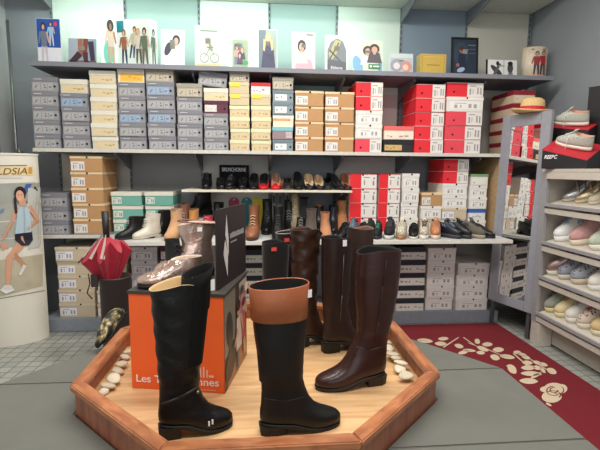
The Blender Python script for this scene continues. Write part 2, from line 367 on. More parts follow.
# tilted box lying on two stacks
o = shoebox('grey', .215, .105); z7 = c7[1]; z6 = c6[1]
ang = math.atan2(z6-z7, .15)*.8
o.rotation_euler = (0, R(6.5), 0)
pA = at(198.5, 84, 3.43); pB = at(225.5, 87.5, 3.43)
o.location = ((pA.x+pB.x)/2, 3.43, (c7[1]+.0145))
tag(o, 'grey shoebox lying tilted across the sixth and seventh stacks of the upper shelf', 'shoebox')

GL = 'shoeboxes stacked on the lower shelf'
stack(41, 69, 193, ZC, ['grey']*3, 'low grey stack left on the lower shelf', GL, Y=3.40)
stack(70, 103.5, 156, ZC, ['kraft']*5, 'tall kraft stack on the lower shelf', GL, Y=3.40, jit=1.6)
stack(112, 143.5, 192, ZC, ['green']*3, 'left green stack on the lower shelf', GL, Y=3.49)
stack(145, 174.5, 192, ZC, ['green']*3, 'right green stack on the lower shelf', GL, Y=3.49)
gx = stack(184, 208, 219, ZC, ['green'], 'under the tall black ankle boot, lower shelf', GL, Y=3.49)
stack(349, 377, 174, ZC, ['redside']*4, 'first red-ended stack on the lower shelf', GL, Y=3.47)
stack(378, 400.5, 174, ZC, ['redside']*4, 'second red-ended stack on the lower shelf', GL, Y=3.47)
stack(401, 419, 173.5, ZC, ['white']*4, 'narrow stack beside the red-ended ones, lower shelf', GL, Y=3.47)
stack(419.4, 441, 193, ZC, ['pale', 'white', 'kraft'], 'short stack topped by a kraft box, lower shelf', GL, Y=3.47)
stack(442, 468, 159, ZC, ['white', 'pale', 'white', 'white', 'red', 'red'], 'tall red-topped stack on the lower shelf', GL, Y=3.47)
stack(468.5, 487, 174, ZC, ['white', 'bluelid', 'white', 'white', 'greenlid'], 'stack beside the wooden panel on the lower shelf', GL, Y=3.47)
GF = 'shoeboxes stacked on the floor plinth'
stack(56, 94, 247, ZP, ['pale']*5, 'stack left of the bin, floor plinth', GF, Y=3.41, jit=2.0)
stack(96, 128, 250, ZP, ['pale']*5, 'stack behind the umbrella bin, floor plinth', GF, Y=3.41)
stack(131, 158.5, 247, ZP, ['lilac']*5, 'stack right of the umbrella, floor plinth', GF, Y=3.41)
stack(160, 186, 247, ZP, ['white', 'white', 'lilac', 'white', 'purple'], 'stack topped with plum behind the gold boots', GF, Y=3.41)
stack(243, 268, 250, ZP, ['blackl']*5, 'stack seen between the sign and tall boots', GF, Y=3.41)
stack(368, 396, 248, ZP, ['white']*5, 'stack behind the brown tall boots, floor plinth', GF, Y=3.43)
stack(397, 426, 247, ZP, ['blackl']*5, 'stack just right of the brown tall boots', GF, Y=3.41)
stack(426.5, 455, 248, ZP, ['white']*5, 'second stack from right on the floor plinth', GF, Y=3.41, jit=1.5)
stack(455.5, 488, 263, ZP, ['white']*4, 'short stack at right end of floor plinth', GF, Y=3.41, jit=1.5)

# ------------------------------------------------------------------ cards on the top shelf
def card(name, label, px0, px1, py0, py1, shapes, back, Y=3.50, cat='display card', fold=0.0, lean=5, thick=.004, frame=None):
    a = at(px0, py1, Y); b = at(px1, py1, Y); t = at((px0+px1)/2, py0, Y)
    W = b.x-a.x; H = t.z-ZA
    o = thing(name, label, cat, ((a.x+b.x)/2, Y, ZA+.0005))
    bm = bmesh.new(); box(bm, -W/2, W/2, 0, thick, .001, H, bev=.0008)
    p = obj('panel', bm, mat(back, .45, noise=.03), o); p.rotation_euler.x = R(-lean)
    picture('picture', shapes, lambda u, v, e: (-W/2+u*W, -e-.0003, v*H+.001*(1-v)), p)
    bm = bmesh.new(); vs = [bm.verts.new(q) for q in ((-W*.1, thick, H*.7), (W*.1, thick, H*.7), (W*.1, thick+H*.22, .006), (-W*.1, thick+H*.22, .006))]
    f = bm.faces.new(vs); bmesh.ops.solidify(bm, geom=[f], thickness=.002)
    s = obj('strut', bm, mat((190, 186, 176), .8), o)
    if frame:
        bm = bmesh.new()
        for q in ((-W/2-.006, W/2+.006, H-.008, H+.004), (-W/2-.006, W/2+.006, -.0, .010), (-W/2-.006, -W/2+.008, 0, H), (W/2-.008, W/2+.006, 0, H)):
            box(bm, q[0], q[1], -.008, .010, q[2], q[3])
        obj('frame', bm, frame, p)
    return o, W, H
WHT = (204, 214, 206)
AR = .65
# box with blue photo
def photo_box(label, px0, px1, py0, shapes, side, Y, depth, name='photo_box', body=WHT):
    a = at(px0, 57, Y); b = at(px1, 57, Y); t = at((px0+px1)/2, py0, Y); W = b.x-a.x; H = t.z-ZA
    bm = bmesh.new(); box(bm, -W/2, W/2, 0, depth, 0, H, bev=.0015)
    o = tag(obj(name, bm, mat(body, .5), loc=((a.x+b.x)/2, Y, ZA+.0005)), label, 'box')
    picture('picture', shapes, lambda u, v, e: (-W/2+u*W, -e-.0003, v*H), o)
    if side: picture('side_picture', side, lambda u, v, e: (W/2+e, u*depth, v*H), o)
    return o
sh = [('r', .02, .98, .38, .99, (36, 78, 160)), ('r', .02, .98, .02, .38, (222, 220, 226)), ('e', .80, .88, .07, .05, 0, (226, 60, 60))]
sh += fig(.30, .02, .88, (60, 40, 36), (110, 120, 140), (196, 190, 196), ar=1.25) + fig(.62, .40, .52, (90, 50, 34), (150, 190, 220), (190, 200, 220), ar=1.5)
photo_box('square display box with a blue photo of two women on the top shelf', 38, 62, 18.5, sh, None, 3.50, .13)
sh = [('r', .0, 1, 0, 1, (150, 156, 168)), ('r', 0, 1, 0, .2, (110, 90, 84)), limb(.42, 1, .44, .4, .09, .07, (150, 90, 70)), limb(.62, 1, .60, .45, .09, .07, (120, 60, 50)),
      limb(.42, .45, .12, .12, .12, .10, (60, 34, 44)), limb(.60, .5, .64, .1, .10, .07, (74, 40, 46)), limb(.80, .9, .88, .2, .10, .08, (52, 46, 66)), ('e', .18, .14, .14, .07, 0, (44, 26, 34)), ('e', .66, .12, .10, .08, 0, (50, 26, 34))]
card('display_card', 'landscape photo card of dark boots, second item from left on the top shelf', 68, 96, 37.5, 58, sh, (170, 176, 186), lean=7)
# folded panorama
A0 = at(101, 60, 3.46); B0 = at(118, 60, 3.52); C0 = at(150, 61, 3.46); D0 = at(158, 61, 3.52)
pano = thing('folded_display_card', 'wide folded panorama card with a group of fashion figures on the top shelf', 'display card', (A0.x, 3.46, ZA+.0005))
Hn = at(125, 19.5, 3.5).z-ZA
for (p, q, shp) in ((A0, B0, [('r', 0, 1, 0, 1, (226, 238, 228)), ('e', .5, .30, .34, .26, .3, (96, 196, 172))]+fig(.62, .02, .92, (34, 26, 26), (206, 190, 170), (196, 150, 120), ar=1.7, skin=(176, 120, 90))+[('e', .62, .86, .20, .12, 0, (34, 26, 26)), ('e', .62, .83, .07, .07, 0, (150, 100, 76))]),
                    (B0, C0, [('r', 0, 1, 0, 1, (224, 236, 226)), ('r', .0, .22, .74, .98, (28, 128, 140))]+fig(.22, .05, .74, (120, 80, 50), (150, 96, 70), (40, 50, 80), ar=.95)+fig(.45, .18, .66, (70, 50, 40), (190, 180, 150), (44, 60, 100), ar=.95, lean=.2)+fig(.68, .06, .74, (200, 160, 110), (210, 200, 180), (90, 80, 70), ar=.95)+fig(.88, .0, .80, (50, 40, 36), (96, 110, 90), (110, 96, 76), ar=.95)),
                    (C0, D0, [('r', 0, 1, 0, 1, (200, 210, 204))]+fig(.5, 0, .8, (40, 34, 30), (86, 100, 90), (80, 84, 70), ar=2.2))):
    v = Vector((q.x-p.x, q.y-p.y, 0)); L = v.length; u_ = v/L; nrm = Vector((u_.y, -u_.x, 0))
    if nrm.y > 0: nrm = -nrm
    base = Vector((p.x-A0.x, p.y-3.46, 0))
    bm = bmesh.new(); vs = []
    for z in (0, Hn):
        for s_, t_ in ((0, 0), (L, 0), (L, -.003), (0, -.003)): vs.append(bm.verts.new(base+u_*s_+nrm*t_+Vector((0, 0, z))))
    for fa in ((0, 1, 2, 3), (7, 6, 5, 4), (0, 4, 5, 1), (1, 5, 6, 2), (2, 6, 7, 3), (3, 7, 4, 0)): bm.faces.new([vs[i] for i in fa])
    bmesh.ops.recalc_face_normals(bm, faces=bm.faces)
    pp = obj('panel', bm, mat((224, 232, 224), .5), pano)
    picture('picture', shp, lambda a, b, e, base=base, u_=u_, L=L, nrm=nrm: base+u_*(a*L)+nrm*(e+.0003)+Vector((0, 0, b*Hn)), pp)
def bust(u, v, s, hair, skin, top, ar=.7):
    return [('p', [(u-.30*s, v-.45*s), (u+.30*s, v-.45*s), (u+.20*s, v-.10*s), (u-.20*s, v-.10*s)], top), ('e', u, v+.04*s, .20*s, .24*s*ar, 0, hair), ('r', u-.05*s, u+.05*s, v-.16*s, v, skin), ('e', u, v, .12*s, .17*s*ar, 0, skin)]
sh = [('r', .04, .96, .03, .97, (196, 214, 222)), ('e', .42, .34, .36, .30, .4, (232, 240, 246)), ('e', .30, .5, .20, .12, .9, (60, 50, 66))] + bust(.64, .70, .8, (40, 34, 40), (196, 160, 140), (226, 234, 240))
card('display_card', 'white card with a dark-haired model in white, right of the panorama card', 160.5, 184.5, 27, 63, sh, WHT, lean=10)
sh = [('r', .02, .98, .02, .98, (206, 218, 200)), ('r', .02, .98, .02, .13, (206, 186, 140)), ('r', .2, .85, .86, .89, (120, 134, 120)), ('e', .35, .26, .17, .11, 0, (130, 140, 130)), ('e', .35, .26, .14, .09, 0, (212, 224, 208)), ('e', .74, .26, .17, .11, 0, (130, 140, 130)), ('e', .74, .26, .14, .09, 0, (212, 224, 208)),
      limb(.35, .26, .62, .55, .01, .01, (120, 130, 120)), limb(.74, .26, .62, .55, .01, .01, (120, 130, 120)), limb(.45, .5, .7, .5, .012, .012, (110, 120, 110)), limb(.55, .60, .62, .42, .04, .02, (150, 140, 120))]
card('display_card', 'pale green card with a faint bicycle drawing on the top shelf', 195, 221.5, 24, 64, sh, (214, 226, 212))
sh = [('r', .20, .96, .10, .80, (150, 170, 140)), ('r', .3, .7, .15, .7, (110, 120, 140)), ('e', .8, .2, .18, .06, 0, (60, 150, 80))] + bust(.42, .58, .5, (60, 44, 40), (206, 160, 140), (200, 150, 150)) + bust(.68, .52, .5, (160, 120, 80), (210, 170, 150), (60, 66, 90)) + bust(.56, .38, .45, (50, 40, 50), (206, 170, 150), (86, 60, 90))
card('display_card', 'white card with a small group photo beside the bicycle card', 228, 249, 31, 65, sh, (226, 238, 228))
sh = [('r', .04, .96, .02, .98, (150, 166, 160)), ('r', .04, .4, .02, .98, (106, 120, 128)), ('p', [(.15, .05), (.9, .05), (.8, .55), (.28, .55)], (52, 54, 86)), limb(.3, .5, .75, .3, .07, .07, (44, 46, 76))] + bust(.52, .76, .75, (206, 180, 130), (220, 180, 156), (60, 62, 96)) + [limb(.36, .75, .30, .48, .08, .05, (206, 180, 130)), limb(.68, .75, .74, .5, .08, .05, (206, 180, 130))]
card('display_card', 'card with a blonde woman in a navy top on the top shelf', 258, 277.5, 28, 67, sh, WHT)
sh = [('r', .03, .97, .03, .97, (228, 214, 208)), ('r', .62, .92, .92, .95, (60, 50, 60)), ('p', [(.1, .03), (.95, .03), (.85, .30), (.4, .42), (.2, .30)], (206, 160, 170))] + bust(.42, .62, .9, (44, 32, 36), (222, 176, 156), (220, 190, 190)) + [('e', .42, .57, .04, .012, 0, (180, 40, 50))]
card('display_card', 'portrait card with a dark-haired woman in pink at the middle of the top shelf', 292, 315, 31, 69, sh, (236, 228, 222))
sh = [('p', [(.1, .02), (.92, .02), (.92, .62), (.78, .84), (.52, .92), (.25, .82), (.1, .6)], (116, 124, 128)), ('p', [(.15, .5), (.45, .88), (.7, .84), (.5, .5), (.3, .35)], (176, 168, 120)), limb(.15, .3, .6, .8, .02, .02, (70, 70, 66)), limb(.2, .6, .7, .3, .03, .02, (80, 84, 84)), ('p', [(.1, .02), (.92, .02), (.92, .3), (.1, .36)], (84, 88, 94))]
o, W, H = card('display_card', 'white card with a grey arched landscape picture on the top shelf', 325, 348, 34, 70, sh, (222, 234, 226))
text('Ebbana', W*.5, H*.08, mat((236, 236, 236), .5), o.children[0], (.0, -.009, H*.14), (R(90), 0, 0))
sh = [('r', .25, .98, .02, .98, (206, 214, 190)), ('e', .16, .25, .16, .3, .3, (120, 170, 206)), ('r', .86, .98, .1, .4, (120, 160, 186))] + bust(.50, .66, .85, (70, 44, 40), (220, 176, 156), (226, 226, 214)) + bust(.72, .72, .85, (60, 34, 34), (206, 160, 140), (80, 70, 76)) + [('r', .52, .92, .16, .30, (40, 130, 76)), ('e', .60, .23, .04, .04, 0, (236, 240, 236)), ('r', .68, .88, .21, .25, (226, 236, 226))]
card('display_card', 'card with two women in hats and a green label on the top shelf', 353, 382.5, 39.5, 71, sh, (220, 234, 224))
sh = [('r', .03, .97, .04, .80, (180, 182, 190)), ('e', .3, .45, .26, .3, 0, (150, 150, 160)), ('e', .72, .4, .22, .26, .2, (200, 140, 120)), ('e', .68, .36, .12, .14, .2, (222, 190, 176)), ('e', .3, .42, .14, .16, 0, (214, 206, 210)), ('r', .1, .9, .05, .14, (120, 90, 96))]
card('display_card', 'small landscape card left of the gold box on the top shelf', 389.5, 413, 53, 72, sh, (196, 206, 206), cat='display card')
sh = [('r', .06, .94, .10, .92, (186, 152, 62)), ('r', .1, .9, .14, .88, (198, 166, 78)), ('r', .25, .75, .48, .52, (150, 118, 46)), ('r', .1, .9, .86, .88, (226, 200, 120))]
photo_box('plain gold box between a photo card and the dark picture', 420.5, 446.5, 54, sh, None, 3.50, .09, name='gold_box', body=(196, 164, 84))
sh = [('r', .03, .97, .03, .97, (34, 46, 62)), ('e', .35, .6, .3, .3, 0, (40, 60, 76)), ('e', .38, .68, .09, .07, 0, (150, 100, 86)), ('e', .37, .73, .09, .05, 0, (70, 30, 30)), ('p', [(.22, .2), (.55, .2), (.5, .6), (.26, .6)], (24, 34, 56)), ('e', .35, .18, .16, .06, .2, (150, 170, 200)), ('e', .22, .3, .07, .05, 0, (140, 90, 90)), ('r', .62, .92, .80, .83, (90, 110, 120)), ('r', .62, .92, .70, .72, (80, 96, 110)), ('r', .66, .9, .60, .62, (80, 96, 110))]
card('framed_picture', 'dark framed night picture standing on the top shelf', 452, 477, 37, 73, sh, (28, 34, 44), cat='picture', frame=mat((20, 20, 24), .4))
sh = [('r', 0, 1, 0, 1, (222, 222, 218)), ('r', .0, .07, 0, 1, (20, 20, 22)), ('e', .35, .4, .10, .35, .5, (60, 60, 64)), limb(.25, .1, .45, .8, .04, .05, (90, 90, 94)), ('e', .38, .8, .05, .12, 0, (30, 30, 32)), ('e', .78, .55, .09, .28, 0, (70, 70, 74)), ('e', .78, .8, .08, .12, 0, (24, 24, 26)), ('r', .72, .86, .08, .3, (120, 120, 124)), ('r', .565, .58, 0, 1, (150, 150, 150))]
card('display_card', 'small black and white double photo card right of the dark framed picture', 485.5, 517, 59.5, 74, sh, (226, 226, 222))
# rounded cream tin with couple
a = at(528, 76, 3.48); b = at(551, 76, 3.48); H = at(540, 46.5, 3.5).z-ZA; rr = (b.x-a.x)/2
bm = bmesh.new(); tin_c = ((a.x+b.x)/2, 3.5+rr*.7, ZA+.0005)
loft(bm, [[(rr*math.cos(t), rr*.75*math.sin(t), z) for t in [2*PI*i/32 for i in range(32)]] for z in (0, H)], True, True)
tin = tag(obj('display_tin', bm, mat((222, 206, 184), .45), loc=tin_c), 'rounded cream display drum with a couple in red, right end of the top shelf', 'display box')
sh = [('r', .05, .95, .02, .98, (226, 214, 196)), ('e', .5, .1, .4, .08, 0, (222, 170, 130))] + fig(.40, .12, .72, (60, 40, 36), (150, 60, 60), (70, 60, 80), ar=1.1) + fig(.62, .12, .74, (70, 44, 40), (170, 44, 50), (60, 50, 60), ar=1.1) + [('r', .2, .7, .9, .93, (150, 110, 90))]
picture('picture', [s for s in sh], lambda u, v, e: (-(rr+e)*math.cos(PI*(.12+.76*u)), -(rr*.75+e+.0005)*math.sin(PI*(.12+.76*u))-.0012, v*H), tin)
#@@PART2
# ------------------------------------------------------------------ floor rug
RUG = mat((116, 20, 32), .95, noise=.16, scale=220, bump=.3, bscale=400)
bm = bmesh.new(); prism(bm, [(.75, 1.55), (1.50, 1.55), (1.955, 2.05), (1.955, 3.34), (.75, 3.34)], .0005, .008, bev=.002, segs=1)
rug = tag(obj('rug', bm, RUG), 'dark red rug with cream leaves and a rose along the right side', 'rug')
lv = [(25, 125, 30, 8, .15), (75, 122, 24, 6, .1), (130, 116, 16, 5, -.05), (122, 131, 18, 6, .05), (177, 138, 14, 6, .25), (232, 124, 9, 7, .7), (262, 133, 16, 6, 0), (248, 146, 19, 6, .35), (242, 158, 13, 5, .1), (208, 151, 20, 4, .1), (190, 157, 16, 5, -.2), (295, 149, 17, 7, 0), (285, 172, 15, 8, .3), (322, 170, 23, 6, .15),
      (352, 157, 12, 5, .1), (378, 172, 14, 5, .3), (366, 163, 14, 4, .2), (382, 188, 16, 6, .1), (412, 188, 14, 5, .3), (385, 203, 22, 7, 0), (430, 193, 14, 5, .3), (412, 203, 14, 6, .2), (455, 213, 16, 8, .4), (394, 221, 32, 7, .05), (428, 210, 12, 5, .8), (336, 207, 18, 10, .8), (408, 226, 18, 5, -.5), (386, 243, 28, 8, .05), (330, 262, 10, 4, .8), (446, 313, 10, 3, .5)]
st = [((130, 142), (176, 112)), ((190, 112), (240, 146)), ((205, 128), (262, 152)), ((340, 160), (392, 206)), ((392, 178), (446, 212)), ((320, 196), (346, 220)), ((258, 146), (310, 168))]
bm = bmesh.new()
def rugpt(X, Y, z=.0088): return onz(400+X/3, 300+Y/3, z)
for cx, cy, rx, ry, ro in lv:
    rx *= 1.0; ry *= 1.08
    pts = [rugpt(cx+rx*math.cos(t)*math.cos(ro)-ry*math.sin(t)*abs(math.sin(t))**.35*math.sin(ro), cy+rx*math.cos(t)*math.sin(ro)+ry*math.sin(t)*abs(math.sin(t))**.35*math.cos(ro)) for t in [2*PI*i/16 for i in range(16)]]
    bm.faces.new([bm.verts.new(p) for p in pts[::-1]])
    if rx > 19 and cx < 330:
        a = rugpt(cx-rx*.8*math.cos(ro), cy-rx*.8*math.sin(ro), .0094); b = rugpt(cx+rx*.5*math.cos(ro), cy+rx*.5*math.sin(ro), .0094)
        d = (b-a).normalized().cross(Vector((0, 0, 1)))*.004
        f = bm.faces.new([bm.verts.new(p) for p in (a-d, b, a+d)]); f.material_index = 1
for (a, b) in st:
    a = rugpt(*a, .0091); b = rugpt(*b, .0091); d = (b-a).normalized().cross(Vector((0, 0, 1)))*.006
    bm.faces.new([bm.verts.new(p) for p in (a-d, b-d*.7, b+d*.7, a+d)])
for k, (cx, cy, rx, ry, mi) in enumerate([(462, 268, 32, 20, 0), (455, 290, 30, 18, 0), (484, 266, 18, 14, 0), (436, 268, 16, 9, 0)]):
    bm.faces.new([bm.verts.new(rugpt(cx+rx*math.cos(-t), cy+ry*math.sin(-t), .0088+.0002*k)) for t in [2*PI*i/18 for i in range(18)]])
for k, (cx, cy, rx, ry, a0, a1) in enumerate([(462, 270, 12, 8, 0, 5), (462, 272, 22, 14, 1, 4.6), (458, 284, 24, 12, 4, 7), (475, 270, 16, 12, -1, 2.4)]):
    P = [(cx+rx*math.cos(t), cy+ry*math.sin(t)) for t in [a0+(a1-a0)*i/12 for i in range(13)]]
    for (p, q) in zip(P, P[1:]):
        a = rugpt(*p, .0102); b = rugpt(*q, .0102); d = (b-a).normalized().cross(Vector((0, 0, 1)))*.0028
        f = bm.faces.new([bm.verts.new(v) for v in (a-d, b-d, b+d, a+d)]); f.material_index = 1
for f in bm.faces:
    f.normal_update()
    if f.normal.z < 0: f.normal_flip()
obj('leaf_pattern', bm, [mat((206, 188, 160), .95, noise=.08, scale=200), RUG], rug)

# ------------------------------------------------------------------ octagonal tray stand
ox, oy, hr, hs = 0.0, 1.77, .665, .275
def octo(r, z=None):
    s = r*math.tan(PI/8); pts = [(-s, -r), (s, -r), (r, -s), (r, s), (s, r), (-s, r), (-r, s), (-r, -s)]
    return [(ox+a, oy+b) for a, b in pts]
OAKW = wood((138, 80, 58), (166, 106, 80), scale=4, stretch=(10, 10, 1.2), rough=.45)
OAKR = wood((146, 86, 54), (184, 120, 78), scale=5, stretch=(2.5, 9, 9), rough=.38)
FLO = wood((196, 152, 104), (222, 182, 134), scale=4, stretch=(1.2, 10, 1), rough=.45)
tray = thing('octagonal_display_stand', 'low octagonal oak display stand with raised rim holding the tall boots', 'display stand', (ox, oy, 0))
def loc_(pts): return [(a-ox, b-oy) for a, b in pts]
outer, inner, ro_, ri_ = loc_(octo(.655)), loc_(octo(.640)), loc_(octo(.669)), loc_(octo(.622))
for i in range(8):
    j = (i+1) % 8
    bm = bmesh.new(); prism(bm, [outer[i], outer[j], inner[j], inner[i]], .0, .489); obj('side_panel', bm, OAKW, tray)
    # rim board with its own local frame so the grain follows it
    mx, my = (ro_[i][0]+ro_[j][0])/2, (ro_[i][1]+ro_[j][1])/2; an = math.atan2(ro_[j][1]-ro_[i][1], ro_[j][0]-ro_[i][0])
    L2 = math.hypot(ro_[j][0]-ro_[i][0], ro_[j][1]-ro_[i][1])/2; l2 = math.hypot(ri_[j][0]-ri_[i][0], ri_[j][1]-ri_[i][1])/2
    bm = bmesh.new(); prism(bm, [(-L2+.0004, 0), (L2-.0004, 0), (l2-.0004, .047), (-l2+.0004, .047)], .486, .511, bev=.004)
    rb = obj('rim_board', bm, OAKR, tray); rb.location = (mx, my, 0); rb.rotation_euler.z = an
bm = bmesh.new(); prism(bm, loc_(octo(.6395)), .40, .42); obj('inner_floor', bm, FLO, tray)
# pebbles
PM = [mat((214, 204, 180), .6, noise=.08, scale=20), mat((198, 186, 160), .6, noise=.08, scale=20)]
def pebble(px, py, rx, ry, tz, where, g):
    p = onz(px, py, .42+tz)
    bm = bmesh.new(); bmesh.ops.create_icosphere(bm, subdivisions=3, radius=1)
    for v in bm.verts:
        n = 1+.06*math.sin(v.co.x*3+px)*math.cos(v.co.y*2+py); v.co = Vector((v.co.x*rx*n, v.co.y*ry*n, v.co.z*.009))
    o = obj('pebble', bm, random.choice(PM), smooth=True); o.location = (p.x, p.y, .43+tz); o.rotation_euler = (R(random.uniform(-14, 14)), R(random.uniform(-14, 14)), random.uniform(0, 3))
    tag(o, 'flat cream pebble in the '+where, 'pebble', g)
Lp = [(104, 394, .022, .017, 0), (108, 388, .032, .022, .008), (114, 380.5, .032, .024, .014), (118, 373, .028, .022, .006), (122, 366, .026, .020, .012), (125, 359, .024, .018, .004), (127, 354, .02, .018, .010)]
for k, p in enumerate(Lp): pebble(*p, 'left rim row of the stand', 'pebbles along the left rim')
Rp = [(384, 338, .026, .02, 0), (387, 344, .027, .022, .010), (389, 350, .03, .024, .004), (392, 356, .034, .026, .016), (396, 360, .03, .022, .008), (401, 365, .03, .022, .018), (400, 371, .034, .024, .006), (406, 378, .032, .024, .014), (403, 374, .026, .02, .0)]
for k, p in enumerate(Rp): pebble(*p, 'right rim row of the stand', 'pebbles along the right rim')

# ------------------------------------------------------------------ bench around it
BV = mat((94, 95, 87), .62, noise=.06, scale=9, bump=.12, bscale=14, sheen=.25)
bench = thing('upholstered_bench', 'grey-green upholstered bench ring around the octagonal stand', 'bench', (0, 1.7, 0))
def W2(pts): return [(a, b-1.7) for a, b in pts]
cush = []
for s in (1, -1):
    r1 = .660; t = r1*math.tan(PI/8)
    cush.append([(r1*s, 1.7325), (1.06*s, 1.7355), (.80*s, 2.06), (r1*s, 2.17)])
    cush.append([(r1*s, 1.7315), (1.06*s, 1.7345), (1.055*s, 1.225), (.388*s, 1.225), (r1*s, 1.77-t-.001)])
cush.append([(-1.055, 1.224), (-.387, 1.224), (-.274, 1.110), (.274, 1.110), (.387, 1.224), (1.055, 1.224), (1.05, .72), (-1.05, .72)])
for c in cush:
    bm = bmesh.new(); prism(bm, W2(c), .27, .40, bev=.005, segs=3)
    for f in bm.faces: f.smooth = False
    obj('seat_cushion', bm, BV, bench)
bm = bmesh.new(); prism(bm, W2([(-.98, .80), (.98, .80), (.98, 1.70), (.70, 2.05), (.672, 2.05), (.672, 1.49), (.28, 1.09), (-.28, 1.09), (-.672, 1.49), (-.672, 2.05), (-.70, 2.05), (-.98, 1.70)]), 0, .268)
obj('base', bm, mat((60, 60, 60), .8), bench)

# ------------------------------------------------------------------ footwear
def ringpts(xb, xf, w, zb, zf, a=.0, p=.9, n=20, off=(0, 0), wav=None, dip=0):
    pts = []
    c0 = (xb+xf)/2; h = (xf-xb)/2
    for i in range(n):
        t = 2*PI*i/n; c = math.cos(t); s = math.sin(t)
        cc = math.copysign(abs(c)**p, c); ss = math.copysign(abs(s)**p, s)
        k = 1.0 if wav is None else 1+wav(t)
        pts.append((c0+h*cc*k+off[0], w*ss*(1+a*c)*k+off[1], zb+(zf-zb)*(1+cc)/2-dip*ss*ss))
    return pts
def sm(t): t = max(0, min(1, t)); return t*t*(3-2*t)
def footwear(name, L, W, rings, heel=.0, sole=.012, n=18, depth=.05, um=None, sm_=None, lm=None, heel_len=.30, block=None, laces=None, lace_m=None, shear=(0, 0), strap=None, lining_top=True, stripe=None, quilt=None, toe_cap=None, heel_taper=.9, inner_z=None, dip=0, tongue=None):
    """rings: (xb, xf, halfwidth, zb, zf, a) in metres above the insole; toe along +x, heel at x=0"""
    root = bpy.data.objects.new(name, None); COL.objects.link(root); root.empty_display_size = .04
    lift = lambda x: heel*sm((.72*L-x)/(.42*L))
    def fix(p):
        z = p[2]+sole+lift(p[0])*max(0, 1); return (p[0]+shear[0]*p[2], p[1]+shear[1]*p[2], z)
    rp = [[fix(q) for q in ringpts(*r[:5], a=r[5], n=n, dip=dip*max(0, (k-len(rings)+3)/2), wav=(lambda t, k=k: quilt(t, r[3])) if quilt else None)] for k, r in enumerate(rings)]
    bm = bmesh.new(); loft(bm, rp, True, False)
    obj('upper', bm, um, root)
    # lining
    last = rings[-1]; bm = bmesh.new(); th = .003 if L > .2 else .002
    iz = inner_z if inner_z is not None else max(.012, min(last[3], last[4])-depth)
    r2 = [last, (last[0]+th, last[1]-th, last[2]-th, last[3]+.0005, last[4]+.0005, last[5])]
    mid = (last[0]+.012, last[1]-.012, last[2]*.72, (last[3]+iz)/2, (last[4]+iz)/2, last[5]); bot = (last[0]+.02, last[1]-.02, last[2]*.6, iz, iz, last[5])
    r2 += [(last[0]+th+.001, last[1]-th-.001, last[2]-th-.001, last[3]-.008, last[4]-.008, last[5]), mid, bot]
    lo = loft(bm, [[fix(q) for q in ringpts(*r[:5], a=r[5], n=n, dip=dip if i < 3 else 0)] for i, r in enumerate(r2)], False, True)
    obj('lining', bm, lm, root)
    # sole
    r0 = rings[0]; bm = bmesh.new(); e = .004
    tp = [(p[0], p[1], sole+lift(p[0])+.0005) for p in ringpts(r0[0]-e, r0[1]+e, r0[2]+e, 0, 0, a=r0[5], n=n+6)]
    bt = [(p[0], p[1], (lift(p[0]) if heel else 0)) for p in ringpts(r0[0]-e, r0[1]+e*.5, r0[2]+e*.6, 0, 0, a=r0[5], n=n+6)]
    loft(bm, [bt, tp], True, True); obj('sole', bm, sm_, root)
    if heel > .008:
        hb = block or 1.0; bm = bmesh.new()
        pts_t = []; pts_b = []
        for (x, y) in [(0, -.5), (0, .5), (.25, .9), (1, 1), (1, -1), (.25, -.9)]:
            X = -.001+x*heel_len*L; Yy = y*r0[2]*.82
            pts_t.append((X, Yy, sole*.4+lift(X)-.001))
            cx = heel_len*L*.42
            pts_b.append((cx+(X-cx)*heel_taper*hb, Yy*heel_taper*hb, 0))
        loft(bm, [pts_b, pts_t], True, True)
        for f in bm.faces: f.smooth = False
        obj('heel', bm, sm_, root)
    if laces:
        bm = bmesh.new()
        for (x, z, w_) in laces:
            a, b = fix((x-.008, -w_, z-.002)), fix((x+.008, w_, z-.002)); c = fix((x, 0, z+.008))
            r_ = .0028 if L > .2 else .002
            tube(bm, [a, c, b], r_, n=5)
            a, b = fix((x+.008, -w_, z-.002)), fix((x-.008, w_, z-.002)); tube(bm, [a, c, b], r_, n=5)
        obj('laces', bm, lace_m, root)
    if tongue:
        bm = bmesh.new(); xf = rings[-1][1]; zf = rings[-1][4]; w_ = rings[-1][2]*.62; tl = tongue
        rr = [[fix((xf+dx+ax, w_*k*math.sin(t), zf+dz)) if 0 else fix((xf+dx-.008*math.cos(t)+.004*(1 if math.cos(t) < 0 else -1), w_*k*math.sin(t), zf+dz)) for t in [2*PI*i/12 for i in range(12)]] for dx, dz, k in ((.006, -.012, .9), (-.004, tl*.5, 1.0), (-.012, tl*.9, .95), (-.014, tl, .7))]
        loft(bm, rr, True, True); obj('tongue', bm, um, root)
    if stripe:
        bm = bmesh.new()
        for sgn in (-1, 1):
            for (xa, za, xc, zc, off) in stripe[1:]:
                y = sgn*off
                q = [fix((xa-.006, y, za)), fix((xa+.006, y, za)), fix((xc+.006, y*.86, zc)), fix((xc-.006, y*.86, zc))]
                bm.faces.new([bm.verts.new(v) for v in q])
        obj('side_stripe', bm, stripe[0], root)
    return root
LEA = lambda c, r=.36, **k: mat(c, r, noise=.12, scale=14, bump=.16, bscale=30, coat=.1, spec=.35, **k)
SUE = lambda c: mat(c, .88, noise=.10, scale=40, bump=.15, bscale=90, sheen=.15)
TXT = lambda c: mat(c, .75, noise=.14, scale=90, bump=.3, bscale=160)
RUB = mat((13, 12, 12), .6, noise=.1)
WSO = mat((222, 216, 200), .6, noise=.04)
BLK = mat((12, 12, 13), .8)
def folds(t, z): return (.014*math.sin(z*150+1.6*math.sin(t))+.008*math.sin(z*70+2*t))*math.exp(-((z-.17)/.07)**2)+.006*math.sin(z*42+2.2*t+math.sin(z*20))*(1 if z > .12 else 0)
